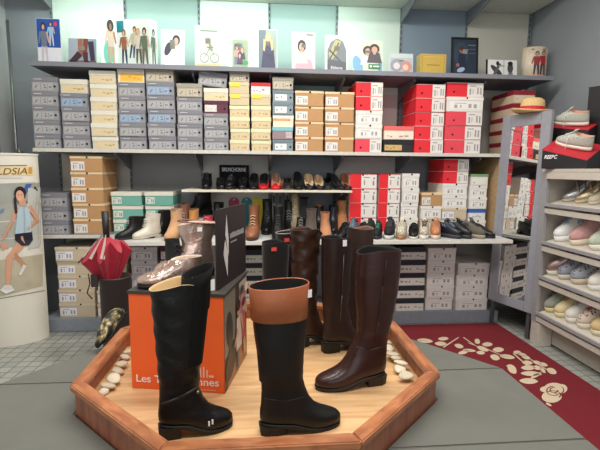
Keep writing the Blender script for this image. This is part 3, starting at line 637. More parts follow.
def tall(name, L, W, H, shaft, heel, um, lm, so, **k):
    """shaft: list of (z, xb, xf, w) above the ankle"""
    r = [(.006, L*.985, W*.44, 0, 0, .14), (.001, L, W*.50, .012, .010, .14), (0, L*.995, W*.50, .03, .024, .12), (.001, L*.965, W*.49, .045, .033, .10), (.003, L*.90, W*.47, .06, .041, .08), (.004, L*.80, W*.45, .075, .052, .05), (.005, L*.69, W*.43, .09, .068, .03), (.006, L*.60, W*.41, .11, .096, .0), (.006, L*.54, W*.40, .135, .132, 0)]
    r += [(xb, xf, w, z, z+dz if i == len(shaft)-1 else z, 0) for i, (z, xb, xf, w, dz) in enumerate(shaft)]
    r2 = []
    for a, b in zip(r[8:], r[9:]):
        kk = max(1, int(abs(b[3]-a[3])/.010)); r2 += [tuple(u+(v-u)*i/kk for u, v in zip(a, b)) for i in range(kk)]
    r = r[:8]+r2+[r[-1]]
    return footwear(name, L, W, r, heel=heel, sole=.014, n=32, um=um, **({} if 'quilt' in k else {'quilt': folds}), lm=lm, sm_=so, depth=.22, **k)
def place(o, x, y, z, yaw, label=None, cat=None, group=None, s=1.0):
    o.location = (x, y, z); o.rotation_euler = (0, 0, R(yaw)); o.scale = (s, s, s)
    if label: tag(o, label, cat, group)
    return o
def seam(o, pts, r, m, name='seam'):
    bm = bmesh.new(); tube(bm, pts, r, n=6); return obj(name, bm, m, o)
def tagcard(o, p, w_, h_, m=None, yaw=0, name='price_tag'):
    bm = bmesh.new(); box(bm, -w_/2, w_/2, -.001, .001, -h_, 0); t = obj(name, bm, m or mat((236, 234, 230), .6), o)
    t.location = p; t.rotation_euler.z = yaw; return t
# B2: black riding boot with tan cuff
blackL = LEA((8, 7, 8), .5); tan = LEA((150, 84, 50), .42); dark = mat((14, 13, 13), .9)
L = .262
sh = [(.17, .002, .135, .046, 0), (.22, -.004, .136, .050, 0), (.28, -.012, .140, .056, 0), (.34, -.018, .143, .061, 0), (.378, -.021, .144, .062, 0)]
b2 = tall('riding_boot', L, .098, .48, sh, .028, blackL, dark, RUB, inner_z=.15)
bm = bmesh.new(); rr = []
for (xb, xf, w_, z, dz) in ((-.021, .144, .062, .366, 0), (-.026, .147, .0655, .367, 0), (-.028, .149, .067, .42, .002), (-.032, .152, .068, .475, .010), (-.029, .149, .066, .477, .010), (-.026, .146, .063, .40, .0)):
    rr.append([(p[0], p[1], p[2]+.028+.014) for p in ringpts(xb, xf, w_, z, z+dz, n=36)])
loft(bm, rr, False, False); obj('cuff', bm, tan, b2)
bm = bmesh.new(); rr = [[(p[0], p[1], p[2]+.042) for p in ringpts(xb, xf, w_, z, z+dz, n=36)] for (xb, xf, w_, z, dz) in ((-.0285, .1485, .0655, .474, .010), (-.022, .142, .060, .42, .004), (0, .12, .044, .30, 0))]
loft(bm, rr, False, True); obj('cuff_lining', bm, dark, b2)
tagcard(b2, (.146, -.03, .505), .018, .026, yaw=R(20))
seam(b2, [(.006, -.0435, .15), (.07, -.051, .135), (.13, -.046, .14)], .0012, RUB)
place(b2, -.008, 1.305, .42, 9, 'black leather riding boot with tan cuff, centre front of the stand', 'boot'); b2.scale = (1.04, 1, .935)
# B1: black quilted boot
def q1(t, z): return .026*math.sin(z*95+t*3.0)*(1 if z > .13 else 0)
sh = [(.17, .004, .132, .046, 0)]+[(.18+.012*i, .004-.016*i/24, .132+.022*(i/24)**1.3, .048+.016*i/24, 0) for i in range(1, 22)]+[(.45, -.014, .165, .062, .045)]
b1 = tall('quilted_boot', .235, .096, .48, sh, .036, mat((9, 8, 9), .42, noise=.12, scale=14, bump=.5, bscale=26, coat=.05, spec=.3), mat((196, 164, 118), .8), RUB, quilt=q1, inner_z=.40)
bm = bmesh.new(); rr = [[(p[0], p[1], p[2]+.05) for p in ringpts(xb, xf, w_, z, z+dz, n=32)] for (xb, xf, w_, z, dz) in ((.075, .140, .050, .20, .0), (.078, .152, .056, .30, .0), (.080, .172, .0595, .44, .04), (.082, .182, .060, .482, .04), (.088, .177, .055, .480, .038), (.088, .165, .05, .38, .0))]
loft(bm, rr, False, False); obj('elastic_panel', bm, mat((8, 8, 8), .8, spec=.2), b1)
seam(b1, [(.01, -.047, .14), (.06, -.052, .155), (.12, -.043, .175)], .004, mat((18, 17, 18), .5), 'ankle_strap')
bm = bmesh.new(); bmesh.ops.create_icosphere(bm, subdivisions=2, radius=.006, matrix=Matrix.Translation((.118, -.050, .163))); obj('buckle', bm, mat((120, 116, 110), .3, metal=1), b1, smooth=True)
bm = bmesh.new(); box(bm, .148, .153, -.0505, -.048, .038, .054); box(bm, .159, .164, -.0505, -.048, .042, .058); obj('maker_mark', bm, mat((226, 224, 220), .4), b1)
tagcard(b1, (.172, -.03, .525), .014, .036, yaw=R(25))
place(b1, -.325, 1.305, .42, 15, 'black quilted tall boot with tan inside, standing before the orange box', 'boot'); b1.scale = (1, 1, .96)
# B3: brown riding boot, toe left
brn = LEA((50, 27, 23), .32)
sh = [(.18, .003, .130, .047, 0), (.25, -.004, .138, .054, 0), (.33, -.010, .150, .061, 0), (.41, -.012, .160, .065, 0), (.50, -.006, .158, .066, .012)]
b3 = tall('riding_boot', .275, .104, .50, sh, .034, brn, dark, mat((34, 24, 22), .6), inner_z=.25, shear=(-.07, 0))
seam(b3, [(.02, .049, .175), (.085, .054, .165), (.135, .046, .18)], .0022, mat((40, 24, 22), .5), 'ankle_seam')
seam(b3, [(.066, .0515, .19), (.068-.01, .058, .28), (.07-.02, .066, .42), (.07-.03, .069, .52)], .0015, mat((36, 22, 20), .6))
b3.scale = (1.06, 1.0, .985); place(b3, .492, 1.615, .42, 188, 'dark brown leather riding boot, nearest the right rim of the stand', 'boot'); b3.scale = (1.06, 1.04, .985)
def bpx(o, c, Yc, yaw, zs, label, cat):
    x = at(c, 290, Yc).x; a = R(yaw); place(o, x-.066*math.cos(a), Yc-.066*math.sin(a), .42, yaw, label, cat); o.scale = (1, 1, zs)
# B4, B5 behind
dk = LEA((38, 22, 19), .45)
sh = [(.2, .0, .125, .046, 0), (.3, -.004, .132, .052, 0), (.42, -.006, .138, .058, 0), (.52, -.006, .140, .060, .0)]
b4 = tall('tall_boot', .26, .098, .52, sh, .045, dk, dark, RUB, inner_z=.30)
seam(b4, [(.065, -.047, .16), (.066, -.054, .3), (.068, -.061, .50)], .0022, mat((90, 80, 70), .4, metal=.6), 'zip')
tagcard(b4, (.070, -.063, .572), .020, .030, yaw=R(0))
bpx(b4, 336, 1.93, 20, .935, 'dark brown tall boot with white price tag, behind the riding boot', 'boot')
sh = [(.2, .0, .125, .044, 0), (.3, -.002, .13, .05, 0), (.42, -.004, .136, .056, 0), (.53, -.004, .138, .058, .012)]
b5 = tall('tall_boot', .26, .096, .53, sh, .04, LEA((54, 36, 30), .6), mat((112, 84, 66), .8), RUB, inner_z=.30)
bpx(b5, 359, 2.12, 118, .95, 'mid brown tall boot with pale edge, furthest back right on the stand', 'boot')
def q6(t, z): return (.05*math.sin(z*62+math.sin(t*2)*2.4)+.03*math.sin(z*120+t*3)) if z > .10 else 0
sh = [(.15+.014*i, .0-.010*i/27, .120+.012*i/27, .045+.012*i/27, 0) for i in range(1, 27)]+[(.545, -.012, .142, .060, .012)]
b6 = tall('slouch_boot', .25, .096, .54, sh, .05, LEA((52, 32, 24), .34), mat((70, 48, 38), .85), RUB, quilt=q6, inner_z=.34)
bpx(b6, 305.5, 2.0, 22, .93, 'wrinkled dark brown slouch boot in the middle of the stand', 'boot')
bk = SUE((10, 9, 11))
sh = [(.2, .0, .12, .043, 0), (.3, -.002, .125, .048, 0), (.42, -.004, .13, .053, 0), (.50, -.004, .132, .055, .012)]
b7 = tall('tall_boot', .25, .094, .51, sh, .05, bk, dark, RUB, inner_z=.36)
tagcard(b7, (.035, -.0575, .545), .026, .020, mat((226, 74, 66), .6), yaw=0, name='sale_tag')
bpx(b7, 276, 2.10, 18, .87, 'black suede tall boot with a red sale tag, left of its partner', 'boot')
b8 = copy_tree(b7); b8.name = 'tall_boot'
bpx(b8, 289, 2.24, 14, .91, 'black suede tall boot with pale rim edge, left behind the wrinkled slouch boot', 'boot')
seamp = [(p[0], p[1], p[2]+.066) for p in ringpts(-.004, .132, .055, .50, .512, n=24)]
seam(b8, seamp+[seamp[0]], .0028, mat((150, 140, 126), .5), 'rim_piping')

# orange box and things on it
ob = thing('orange_display_box', 'orange display box with white lettering and a photo on its right side', 'box', (-.5, 1.63, .4205))
fx = Vector((.36, -.07, 0)); fw = fx.length; ob.rotation_euler.z = math.atan2(-.07, .36); od = .36; oh = .375
bm = bmesh.new(); box(bm, 0, fw, 0, od, 0, oh, bev=.002); obj('carton', bm, mat((238, 98, 38), .55, noise=.04, scale=6), ob)
bm = bmesh.new(); box(bm, -.004, fw+.006, -.004, od+.006, oh+.0005, oh+.012, bev=.001); obj('top_board', bm, mat((58, 54, 50), .6), ob)
text('Les Tropéziennes', .325, .040, mat((240, 234, 226), .5), ob, (.182, -.0012, .038), (R(90), 0, 0), bold=.012)
bm = bmesh.new()
for i, (x, h0) in enumerate(((.262, .05), (.272, .062), (.284, .068), (.297, .05))): box(bm, x, x+.005, -.0012, -.0006, .060, .060+h0*.62)
box(bm, .306, .325, -.0012, -.0006, .062, .070)
obj('emblem', bm, mat((238, 196, 170), .5), ob)
bm = bmesh.new(); [box(bm, .262+.012*i, .271+.012*i, -.0012, -.0006, .009, .013) for i in range(6)]; obj('small_lettering', bm, mat((236, 180, 150), .5), ob)
sh = [('r', 0, 1, 0, 1, (74, 62, 54)), ('r', 0, .45, .35, 1, (120, 116, 104)), ('p', [(.05, 0), (1, 0), (1, .30), (.35, .22)], (160, 112, 76)), ('r', .62, 1, .55, .98, (186, 176, 160)), ('e', .25, .25, .25, .16, .5, (40, 40, 40)), ('e', .2, .60, .12, .2, .2, (60, 60, 54)),
      ('e', .8, .72, .14, .22, .1, (196, 130, 140)), ('p', [(.45, .25), (.72, .25), (.68, .62), (.48, .62)], (206, 190, 180)), ('p', [(.70, .30), (.92, .3), (.88, .62), (.72, .62)], (180, 90, 84)), ('e', .56, .70, .07, .07, 0, (200, 150, 124)), ('e', .56, .75, .09, .06, 0, (60, 40, 34)), ('e', .80, .68, .07, .07, 0, (206, 160, 134)), ('e', .80, .73, .09, .05, 0, (100, 60, 40)),
      limb(.5, .5, .35, .35, .03, .02, (200, 150, 124)), limb(.66, .6, .74, .42, .03, .02, (206, 160, 134)), limb(.52, .26, .5, .05, .05, .04, (90, 96, 110)), limb(.78, .3, .82, .1, .05, .04, (200, 150, 130)), ('e', .9, .88, .08, .05, 0, (226, 220, 206)), ('e', .68, .9, .08, .05, 0, (60, 70, 60))]
picture('side_picture', sh, lambda u, v, e: (fw+.0005+e, u*od, v*oh), ob)
# dark sign
a = Vector((-.168, 1.605, .8085)); b = Vector((-.075, 1.93, .8085))
sg = thing('brand_sign', 'dark standing sign with a silver blade emblem on the orange box', 'sign', a, 0); sg.rotation_euler.z = math.atan2(b.y-a.y, b.x-a.x); sl = (b-a).length
bm = bmesh.new(); box(bm, 0, sl, -.004, .004, 0, .305, bev=.001); obj('panel', bm, mat((36, 31, 33), .5, noise=.05), sg)
sh = [('p', [(.26, .62), (.30, .90), (.335, .60), (.32, .52), (.29, .56)], (200, 198, 196)), ('p', [(.335, .50), (.28, .60), (.22, .44), (.25, .14), (.31, .34)], (206, 204, 202))]
sh = [('p', [(.24, .66), (.285, .92), (.35, .58), (.345, .36)], (206, 204, 202)), ('p', [(.23, .60), (.32, .42), (.30, .10), (.17, .42)], (206, 204, 202))]
picture('emblem', sh, lambda u, v, e: (u*sl, -.0046-e, v*.305), sg)
bm = bmesh.new(); [box(bm, sl*.40+.0195*i, sl*.40+.0165+.0195*i, -.0052, -.0045, .178, .178+(.022 if i%3 else .019)) for i in range(9)]; [box(bm, sl*.42+.011*i, sl*.42+.008+.011*i, -.0052, -.0045, .158, .164) for i in range(7)]
obj('worn_lettering', bm, mat((150, 148, 148), .5), sg)
# rose gold boot on the box
GOLD = mat((226, 196, 182), .22, metal=.85, noise=.25, scale=12, bump=.7, bscale=20)
def ankle(name, L, W, H, um, lm, so, heel=.03, sole=.012, n=18, flare=0., dz=.01, **k):
    r = [(.004, L*.985, W*.44, 0, 0, .14), (.001, L, W*.5, .012, .010, .14), (0, L*.99, W*.5, .028, .022, .12), (.002, L*.94, W*.48, .045, .036, .1), (.004, L*.84, W*.46, .06, .048, .07), (.006, L*.72, W*.43, .075, .062, .04), (.008, L*.60, W*.40, .09, .08, .0)]
    if H > .11: r += [(.008, L*.53, W*.38, .115, .108, 0)]
    r += [(.006-flare, L*.50+flare, W*.38+flare*.6, H, H+dz, 0)]
    return footwear(name, L, W, r, heel=heel, sole=sole, n=n, um=um, lm=lm, sm_=so, depth=.05, **k)
g = ankle('metallic_boot', .25, .096, .185, GOLD, mat((190, 160, 146), .7), RUB, heel=.022, sole=.018, n=28, flare=.024)
seam(g, [(p[0], p[1], p[2]+.041) for p in ringpts(-.019, .148, .053, .184, .197, n=24)], .003, mat((120, 90, 76), .6), 'rim_piping')
tagcard(g, (.06, .0535, .215), .020, .018)
place(g, -.205, 1.865, .8085, 190, 'rose gold metallic ankle boot standing beside the dark sign', 'boot')
gl = ankle('ankle_boot', .20, .07, .12, BLK, dark, RUB, heel=.02, sole=.014, n=20, laces=[(.118, .075, .018), (.114, .095, .018), (.110, .115, .018)], lace_m=mat((30, 30, 32), .5))
place(gl, -.405, 1.90, .8085, 300, 'small black laced bootie between the two rose gold shoes', 'boot')
lowg = [(.004, .255, .044, 0, 0, .14), (.001, .262, .050, .014, .012, .14), (0, .258, .050, .03, .03, .12), (.002, .235, .048, .055, .044, .1), (.004, .2, .044, .07, .055, .06), (.006, .16, .038, .085, .07, .02), (.006, .13, .034, .10, .095, 0)]
g3 = footwear('metallic_shoe', .262, .10, lowg, heel=.02, sole=.02, n=24, um=GOLD, lm=mat((200, 180, 160), .7), sm_=RUB, laces=[(.15, .075, .022), (.135, .085, .022)], lace_m=mat((190, 160, 150), .5))
place(g3, -.232, 1.725, .8085, 195, 'rose gold metallic lace shoe in front of the taller gold boot', 'shoe'); g3.scale = (.97, 1, .8)

# camouflage cushion on the bench
CAM = bpy.data.materials.new('camouflage'); CAM.use_nodes = True; nt = CAM.node_tree; bs = nt.nodes['Principled BSDF']; bs.inputs['Roughness'].default_value = .6
tc = nt.nodes.new('ShaderNodeTexCoord'); vo = nt.nodes.new('ShaderNodeTexNoise'); vo.inputs['Scale'].default_value = 26; rp_ = nt.nodes.new('ShaderNodeValToRGB'); rp_.color_ramp.interpolation = 'CONSTANT'
rp_.color_ramp.elements[0].color = lin((26, 24, 22))+(1,); rp_.color_ramp.elements[1].position = .5; rp_.color_ramp.elements[1].color = lin((110, 98, 62))+(1,)
e_ = rp_.color_ramp.elements.new(.62); e_.color = lin((186, 168, 120))+(1,)
nt.links.new(tc.outputs['Object'], vo.inputs['Vector']); nt.links.new(vo.outputs[0], rp_.inputs[0]); nt.links.new(rp_.outputs[0], bs.inputs['Base Color'])
bm = bmesh.new()
rings = []
for i in range(17):
    t = i/16; a = -1.2+2.6*t; r = .055*math.sin(PI*min(max(t, .04), .96))**.5
    c = Vector((.0, .19*t-.02, .0)); zc = .055+.10*math.sin(PI*t*.55)
    rings.append([(c.x+r*1.2*math.cos(q), c.y*1.5, zc+r*math.sin(q)) for q in [2*PI*k/18 for k in range(18)]])
loft(bm, rings, True, True)
cm = obj('patterned_bag', bm, CAM, smooth=True); cm.location = (-.755, 2.02, .402); cm.rotation_euler.z = R(-12); cm.scale = (.55, .8, .85)
tag(cm, 'black and gold camouflage patterned bag on the bench behind the stand', 'bag')
bm = bmesh.new(); tube(bm, [(.075, -.03, .05), (.10, .05, .12), (.10, .15, .17), (.075, .24, .16)], .006); obj('strap', bm, BLK, cm)

# ------------------------------------------------------------------ umbrella and bin
bx, by = -.935, 2.80
bm = bmesh.new()
prof = [(.088, 0), (.095, .57), (.099, .572), (.099, .580), (.091, .580), (.086, .30), (.08, .02)]
loft(bm, [[(r*math.cos(t), r*math.sin(t), z) for t in [2*PI*i/32 for i in range(32)]] for r, z in prof], True, True)
tag(obj('umbrella_bin', bm, mat((62, 48, 46), .5, noise=.06), loc=(bx, by, 0.0005)), 'tall dark brown round bin holding the red umbrella', 'bin')
um = thing('umbrella', 'half-closed dark red umbrella standing handle up in the brown bin', 'umbrella', (bx-.03, by, .05))
bm = bmesh.new(); cyl(bm, (0, 0, 0), (-.01, 0, .78), .006, n=10); obj('shaft', bm, mat((150, 150, 154), .3, metal=1), um)
bm = bmesh.new(); cyl(bm, (-.010, 0, .74), (-.014, 0, .945), .019, .022, n=14); bmesh.ops.bevel(bm, geom=[e for e in bm.edges if len(e.link_faces) == 2 and e.calc_face_angle(0) > 1], offset=.004, segments=2, affect='EDGES'); obj('handle', bm, mat((30, 26, 28), .5), um)
# canopy: folded fan, tips up and out
N = 48; rings = []
for k in range(9):
    t = k/8; z = .46+.0+.27*t; rg = []
    for i in range(N):
        th = 2*PI*i/N; f = .5+.5*math.cos(th*8)
        r = (.035+.125*t**.8)*(.62+.38*f)*(1.12 if math.cos(th) < 0 else .95)
        rg.append((r*math.cos(th)-.006, r*math.sin(th)*.75, z-.07*t*t*f+(.03*t if math.cos(th) > 0 else -.03*t)))
    rings.append(rg)
tp = [[((.02)*math.cos(2*PI*i/N)-.008, .02*math.sin(2*PI*i/N), .78) for i in range(N)]]
REDU = mat((168, 20, 46), .55, noise=.08, sheen=.2)
bm = bmesh.new(); loft(bm, rings, True, False); obj('canopy', bm, REDU, um)
rin = [[(p[0]*.97, p[1]*.97, p[2]-.0) for p in rings[-1]]]
mid = [[(.075*(.5+.5*(.5+.5*math.cos(2*PI*i/N*8)))*math.cos(2*PI*i/N)-.008, .06*math.sin(2*PI*i/N), .745) for i in range(N)]]
bm = bmesh.new(); loft(bm, [rin[0], mid[0], tp[0]], False, True); obj('canopy_folds', bm, REDU, um)
for (a0, a1) in ((2.45, 2.75), (1.75+2.9, 4.85), (3.6, 3.85), (4.15, 4.35)):
    bm = bmesh.new(); p = lambda a, r, z: (r*math.cos(a)-.008, r*math.sin(a)*.75, z)
    bm.faces.new([bm.verts.new(v) for v in (p(a0, .15, .665), p(a1, .16, .66), p(a1, .035, .80), p(a0, .03, .80))]); bmesh.ops.solidify(bm, geom=bm.faces[:], thickness=.002)
    obj('pale_fold', bm, mat((226, 216, 206), .7), um)
seam(um, [(-.11, -.06, .56), (-.10, -.07, .50), (-.12, -.07, .44), (-.09, -.07, .40)], .004, mat((70, 40, 44), .7), 'closing_strap')
bm = bmesh.new(); box(bm, -.09, -.045, -.085, -.072, .48, .56, bev=.003); obj('cover_tab', bm, mat((50, 38, 38), .7), um)

# ------------------------------------------------------------------ curved display at the left
cx_, cy_, rx_, ry_ = -1.845, 3.30, .245, .20
def cyl_at(px, py, e=0.0):
    d = ray(px, py); o = EYE
    # 2-D ellipse intersection
    ax, ay = (o.x-cx_)/(rx_+e), (o.y-cy_)/(ry_+e); bx_, by_ = d.x/(rx_+e), d.y/(ry_+e)
    A = bx_*bx_+by_*by_; B = 2*(ax*bx_+ay*by_); C_ = ax*ax+ay*ay-1; D = B*B-4*A*C_
    t = (-B-math.sqrt(max(D, 0)))/(2*A); return o+d*t
def half(r_, n=36, z=0, inset=0): return [(cx_+(rx_-inset)*math.cos(PI*i/n), cy_-(ry_-inset)*math.sin(PI*i/n)) for i in range(n+1)]
ds = thing('curved_display', 'tall curved advertising display with a woman on the poster, far left', 'display', (cx_, cy_, 0))
def halfprism(bm, z0, z1, inset=0):
    prism(bm, [(a-cx_, b-cy_) for a, b in half(0, inset=inset)], z0, z1)
bm = bmesh.new(); halfprism(bm, 0.001, 1.345); body = obj('body', bm, mat((224, 218, 204), .45, noise=.01, scale=2), ds)
bm = bmesh.new(); halfprism(bm, 1.346, 1.36, inset=-.004); obj('top_cap', bm, mat((220, 216, 204), .5), ds)
def onds(px, py, e): return cyl_at(px, py, e)-Vector((cx_, cy_, 0))
def strip(x0, x1, y0, y1, c, e, y0b=None, y1b=None, n=12):
    y0b = y0 if y0b is None else y0b; y1b = y1 if y1b is None else y1b
    bm = bmesh.new(); A = []; B = []
    for i in range(n+1):
        t = i/n; x = x0+(x1-x0)*t
        A.append(bm.verts.new(onds(x, y0+(y0b-y0)*t, e))); B.append(bm.verts.new(onds(x, y1+(y1b-y1)*t, e)))
    for i in range(n): bm.faces.new((B[i], B[i+1], A[i+1], A[i]))
    return bm
obj('poster', strip(-14, 39, 184, 300, None, .001, 182, 286), mat((176, 172, 160), .4, noise=.06, scale=6), ds)
P = lambda pts, c: ('p', pts, c)
SK = (206, 150, 120)
for nm_, a_ in (('poster_sky', (-14, 39.5, 184, 205, 1, .0016, 183, 203, 20, (156, 158, 150))), ('poster_wall', (-14, 41, 205, 250, 1, .0016, 203, 244, 20, (168, 166, 154))), ('poster_rail', (-14, 40, 222, 223.2, 1, .0024, 219, 220, 16, (206, 206, 200))), ('poster_rail', (-14, 41, 240, 241, 1, .0024, 235, 236, 16, (200, 200, 192))), ('poster_deck', (-14, 43, 262, 300, 1, .0024, 254, 286, 20, (186, 176, 152))), ('poster_door', (28, 40.5, 188, 250, 1, .0022, 188, 247, 8, (192, 192, 184)))):
    obj(nm_, strip(a_[0], a_[1], a_[2], a_[3], None, a_[5], a_[6], a_[7], a_[8]), mat(a_[9], .4, noise=.10, scale=9), ds)
picture('poster_beams', [P([(26, 184), (32, 184), (24, 198), (20, 198)], (60, 96, 160)), P([(35, 186), (38, 190), (25, 206), (23, 203)], (54, 50, 48)), P([(-8, 214), (4, 208), (4, 212), (-8, 219)], (110, 140, 170))], lambda u, v, e: onds(u, v, .0035+e), ds, eps=.0004)
girl = [limb(24, 240, 1, 247, 4.2, 3.6, SK), limb(14, 254, 25, 266, 2.4, 1.8, (190, 136, 108)), limb(25, 265, 20, 275, 1.7, 1.3, (222, 216, 208)), limb(21, 244, 9, 259, 4.2, 3.2, (214, 158, 128)), limb(9, 257, 8, 286, 3.2, 1.9, (214, 158, 128)), ('e', 9, 258, 3.2, 3.2, 0, (214, 158, 128)), P([(0, 290), (5, 285), (11, 285), (15, 290), (6, 294)], (222, 220, 214)),
        P([(15, 232), (32, 231), (33, 240), (29, 245), (22, 246), (15, 240)], (28, 30, 46)), P([(17.5, 205), (29, 204), (30, 214), (31.5, 232), (15, 234), (17, 218)], (176, 196, 206)), limb(24, 205, 25, 232, .5, .5, (150, 172, 184)),
        limb(29.5, 206, 38, 220, 2.2, 1.8, SK), limb(38, 219, 28, 229, 1.8, 1.4, SK), limb(17.5, 207, 12, 222, 2.0, 1.5, SK), limb(12, 221, 3, 239, 1.5, 1.2, SK),
        P([(19, 198), (25, 198), (27, 206), (19, 206)], SK), ('e', 20.0, 193.5, 6.0, 7.2, 0, (36, 26, 26)), ('e', 20.0, 196.0, 4.0, 5.8, -.15, (218, 166, 138)), P([(13.5, 198), (16, 196), (17.5, 213), (15, 214)], (36, 26, 26)), ('e', 19.8, 199.2, 1.1, .35, 0, (236, 206, 200)), ('e', 18.4, 194.8, .6, .4, 0, (40, 30, 30)), ('e', 21.7, 194.8, .6, .4, 0, (40, 30, 30))]
picture('poster_woman', girl, lambda u, v, e: onds(u, v, .0065+e), ds, eps=.0004)
obj('gold_band', strip(-14, 33.5, 166.8, 176.5, None, .002, 166.0, 175.4), mat((226, 206, 158), .45), ds)
obj('band_edge', strip(-14, 27, 165.6, 166.4, None, .003, 164.9, 165.6), mat((110, 84, 60), .5), ds)
text('LDSIA', 1, 1, mat((128, 94, 40), .45), ds, None, None, fn=lambda u, q: onds(-3+u*30.5, 174.9-q*6.7-.02*(u*30), .0036), shear=.2, bold=.01)
obj('emblem', strip(28.5, 32.2, 167.2, 173.6, None, .0036, 167.2, 173.6), mat((206, 150, 70), .45), ds)
obj('fine_print_line', strip(-8, 22, 177.8, 178.4, None, .002), mat((170, 176, 190), .5), ds)
obj('base_line', strip(-14, 45, 300.5, 301.6, None, .002, 290, 291), mat((150, 142, 124), .5), ds)

# wall pole and picture at the far left
bm = bmesh.new(); cyl(bm, (0, 0, -1.359), (0, 0, 1.05), .012, n=12)
pl = obj('metal_pole', bm, mat((150, 152, 150), .35, metal=.8), loc=(-1.985, 3.76, 1.36)); tag(pl, 'thin metal pole with a clamp at the far left wall', 'pole')
bm = bmesh.new(); cyl(bm, (.012, -.02, .035), (.05, -.02, .02), .014, n=10); cyl(bm, (.03, -.02, -.03), (.03, -.02, .06), .010, n=10); obj('clamp', bm, mat((170, 168, 160), .3, metal=.9), pl)
a0, a1 = -2.058, 3.2
ph = thing('wall_picture', 'peach and black picture in a dark frame on the left wall', 'picture', (WX0+.001, 3.42, 1.34))
bm = bmesh.new(); box(bm, 0, .016, -.24, .24, 0, .86, bev=.002); obj('frame', bm, mat((60, 54, 46), .5), ph)
picture('picture', [('r', .04, .96, .02, .98, (214, 176, 150)), ('r', .04, .96, .10, .24, (24, 24, 24)), ('r', .04, .96, .02, .10, (226, 190, 160)), ('r', .04, .96, .24, .26, (226, 220, 210))], lambda u, v, e: (.0165+e, -.24+.48*u, .86*v), ph)
bm = bmesh.new(); tube(bm, [(.01, .25, .86), (.03, .20, .90), (.04, .10, .92)], .008); obj('hook', bm, mat((40, 40, 40), .5), ph)
# ------------------------------------------------------------------ shoes on the shelves
FP = {}
def low_rings(L, w, kind):
    if kind == 'pump':
        return [(.003, L*.99, w*.85, 0, 0, .25), (.001, L, w*.93, .010, .008, .28), (0, L*.98, w*.93, .025, .018, .32), (.0, L*.90, w*.88, .040, .024, .36), (0, L*.76, w*.80, .062, .026, .42)]
    if kind == 'flat':
        return [(.003, L*.99, w*.9, 0, 0, .2), (.001, L, w, .012, .008, .2), (0, L*.98, w, .028, .020, .2), (.0, L*.88, w*.93, .045, .03, .22), (0, L*.66, w*.80, .066, .046, .22)]
    if kind == 'sandal':
        return [(.003, L*.99, w*.92, 0, 0, .15), (.001, L, w, .010, .006, .15), (0, L*.96, w, .02, .02, .12), (0, L*.80, w*.9, .03, .035, .05), (0, L*.62, w*.8, .05, .05, 0)]
    return [(.004, L*.985, w*.92, 0, 0, .13), (.0, L, w, .014, .012, .13), (0, L*.985, w, .03, .024, .12), (0, L*.94, w*.96, .046, .036, .09), (.002, L*.85, w*.9, .06, .05, .06), (.004, L*.72, w*.82, .072, .066, .02), (.004, L*.60, w*.74, .084, .082, 0), (.002, L*.53, w*.70, .092, .096, 0)]
def shoe_of(kind, col, sole=(222, 216, 200), lin_=(40, 38, 40), lace=None, H=.16, heel=None, fin='leather', L=.265):
    key = (kind, col, sole, lin_, lace, H, heel, fin, L)
    if key in FP: return copy_tree(FP[key])
    um = {'leather': lambda: LEA(col, .4), 'suede': lambda: SUE(col), 'textile': lambda: TXT(col), 'metal': lambda: mat(col, .32, metal=.7, noise=.1, scale=12, bump=.2, bscale=20), 'print': lambda: PRINT(col)}[fin]()
    lm = mat(lin_, .8); so = mat(sole, .6, noise=.04)
    lmm = mat(lace, .7) if lace else None
    if kind == 'ankle':
        o = ankle('ankle_boot', L, .094, H, um, lm, so, heel=.03 if heel is None else heel, sole=.014, n=16, flare=.006,
                  laces=[(L*.60, .088, .020), (L*.575, .105, .020), (L*.56, .125, .020)]+([(L*.55, .145, .02)] if H > .15 else []) if lace else None, lace_m=lmm)
    elif kind == 'sneaker':
        o = footwear('sneaker', L+.015, .1, low_rings(L+.015, .049, 'sneaker'), heel=.006, sole=.028, n=20, um=um, lm=lm, sm_=so, depth=.035, dip=.018, tongue=.022,
                     laces=[(L*.78, .062, .020), (L*.72, .070, .021), (L*.66, .080, .021), (L*.60, .090, .021)] if lace else None, lace_m=lmm,
                     stripe=(lmm, (L*.50, .075, L*.58, .030, .0475), (L*.42, .075, L*.50, .030, .0475)) if lace else None)
    else:
        hh = {'pump': .07, 'flat': .012, 'sandal': .03}[kind] if heel is None else heel
        nm = {'pump': 'pump', 'flat': 'loafer', 'sandal': 'sandal'}[kind]
        o = footwear(nm, L-.02, .09, low_rings(L-.02, .044, kind), heel=hh, sole=.006 if kind == 'pump' else .014, n=20, um=um, lm=lm, sm_=so, depth=.04, inner_z=.006,
                     heel_len=.2 if kind == 'pump' else .3, heel_taper=.55 if kind == 'pump' else .95)
        if kind == 'sandal':
            bm = bmesh.new()
            for x in (.40, .55):
                pts = [(L*x+.01*math.cos(a), .043*math.cos(a), .03+hh*sm((.72-x)/.42)+.05*math.sin(a)) for a in [PI*i/8 for i in range(9)]]
                tube(bm, pts, .006, n=6)
            obj('strap', bm, um, o)
    FP[key] = o; return o
def PRINT(col):
    mt = bpy.data.materials.new('animal_print'); mt.use_nodes = True; nt = mt.node_tree; b = nt.nodes['Principled BSDF']; b.inputs['Roughness'].default_value = .5
    tc = nt.nodes.new('ShaderNodeTexCoord'); v = nt.nodes.new('ShaderNodeTexVoronoi'); v.inputs['Scale'].default_value = 70
    r = nt.nodes.new('ShaderNodeValToRGB'); r.color_ramp.elements[0].position = .28; r.color_ramp.elements[1].position = .36
    r.color_ramp.elements[0].color = lin((60, 52, 46))+(1,); r.color_ramp.elements[1].color = lin(col)+(1,)
    nt.links.new(tc.outputs['Object'], v.inputs['Vector']); nt.links.new(v.outputs['Distance'], r.inputs[0]); nt.links.new(r.outputs[0], b.inputs['Base Color']); return mt
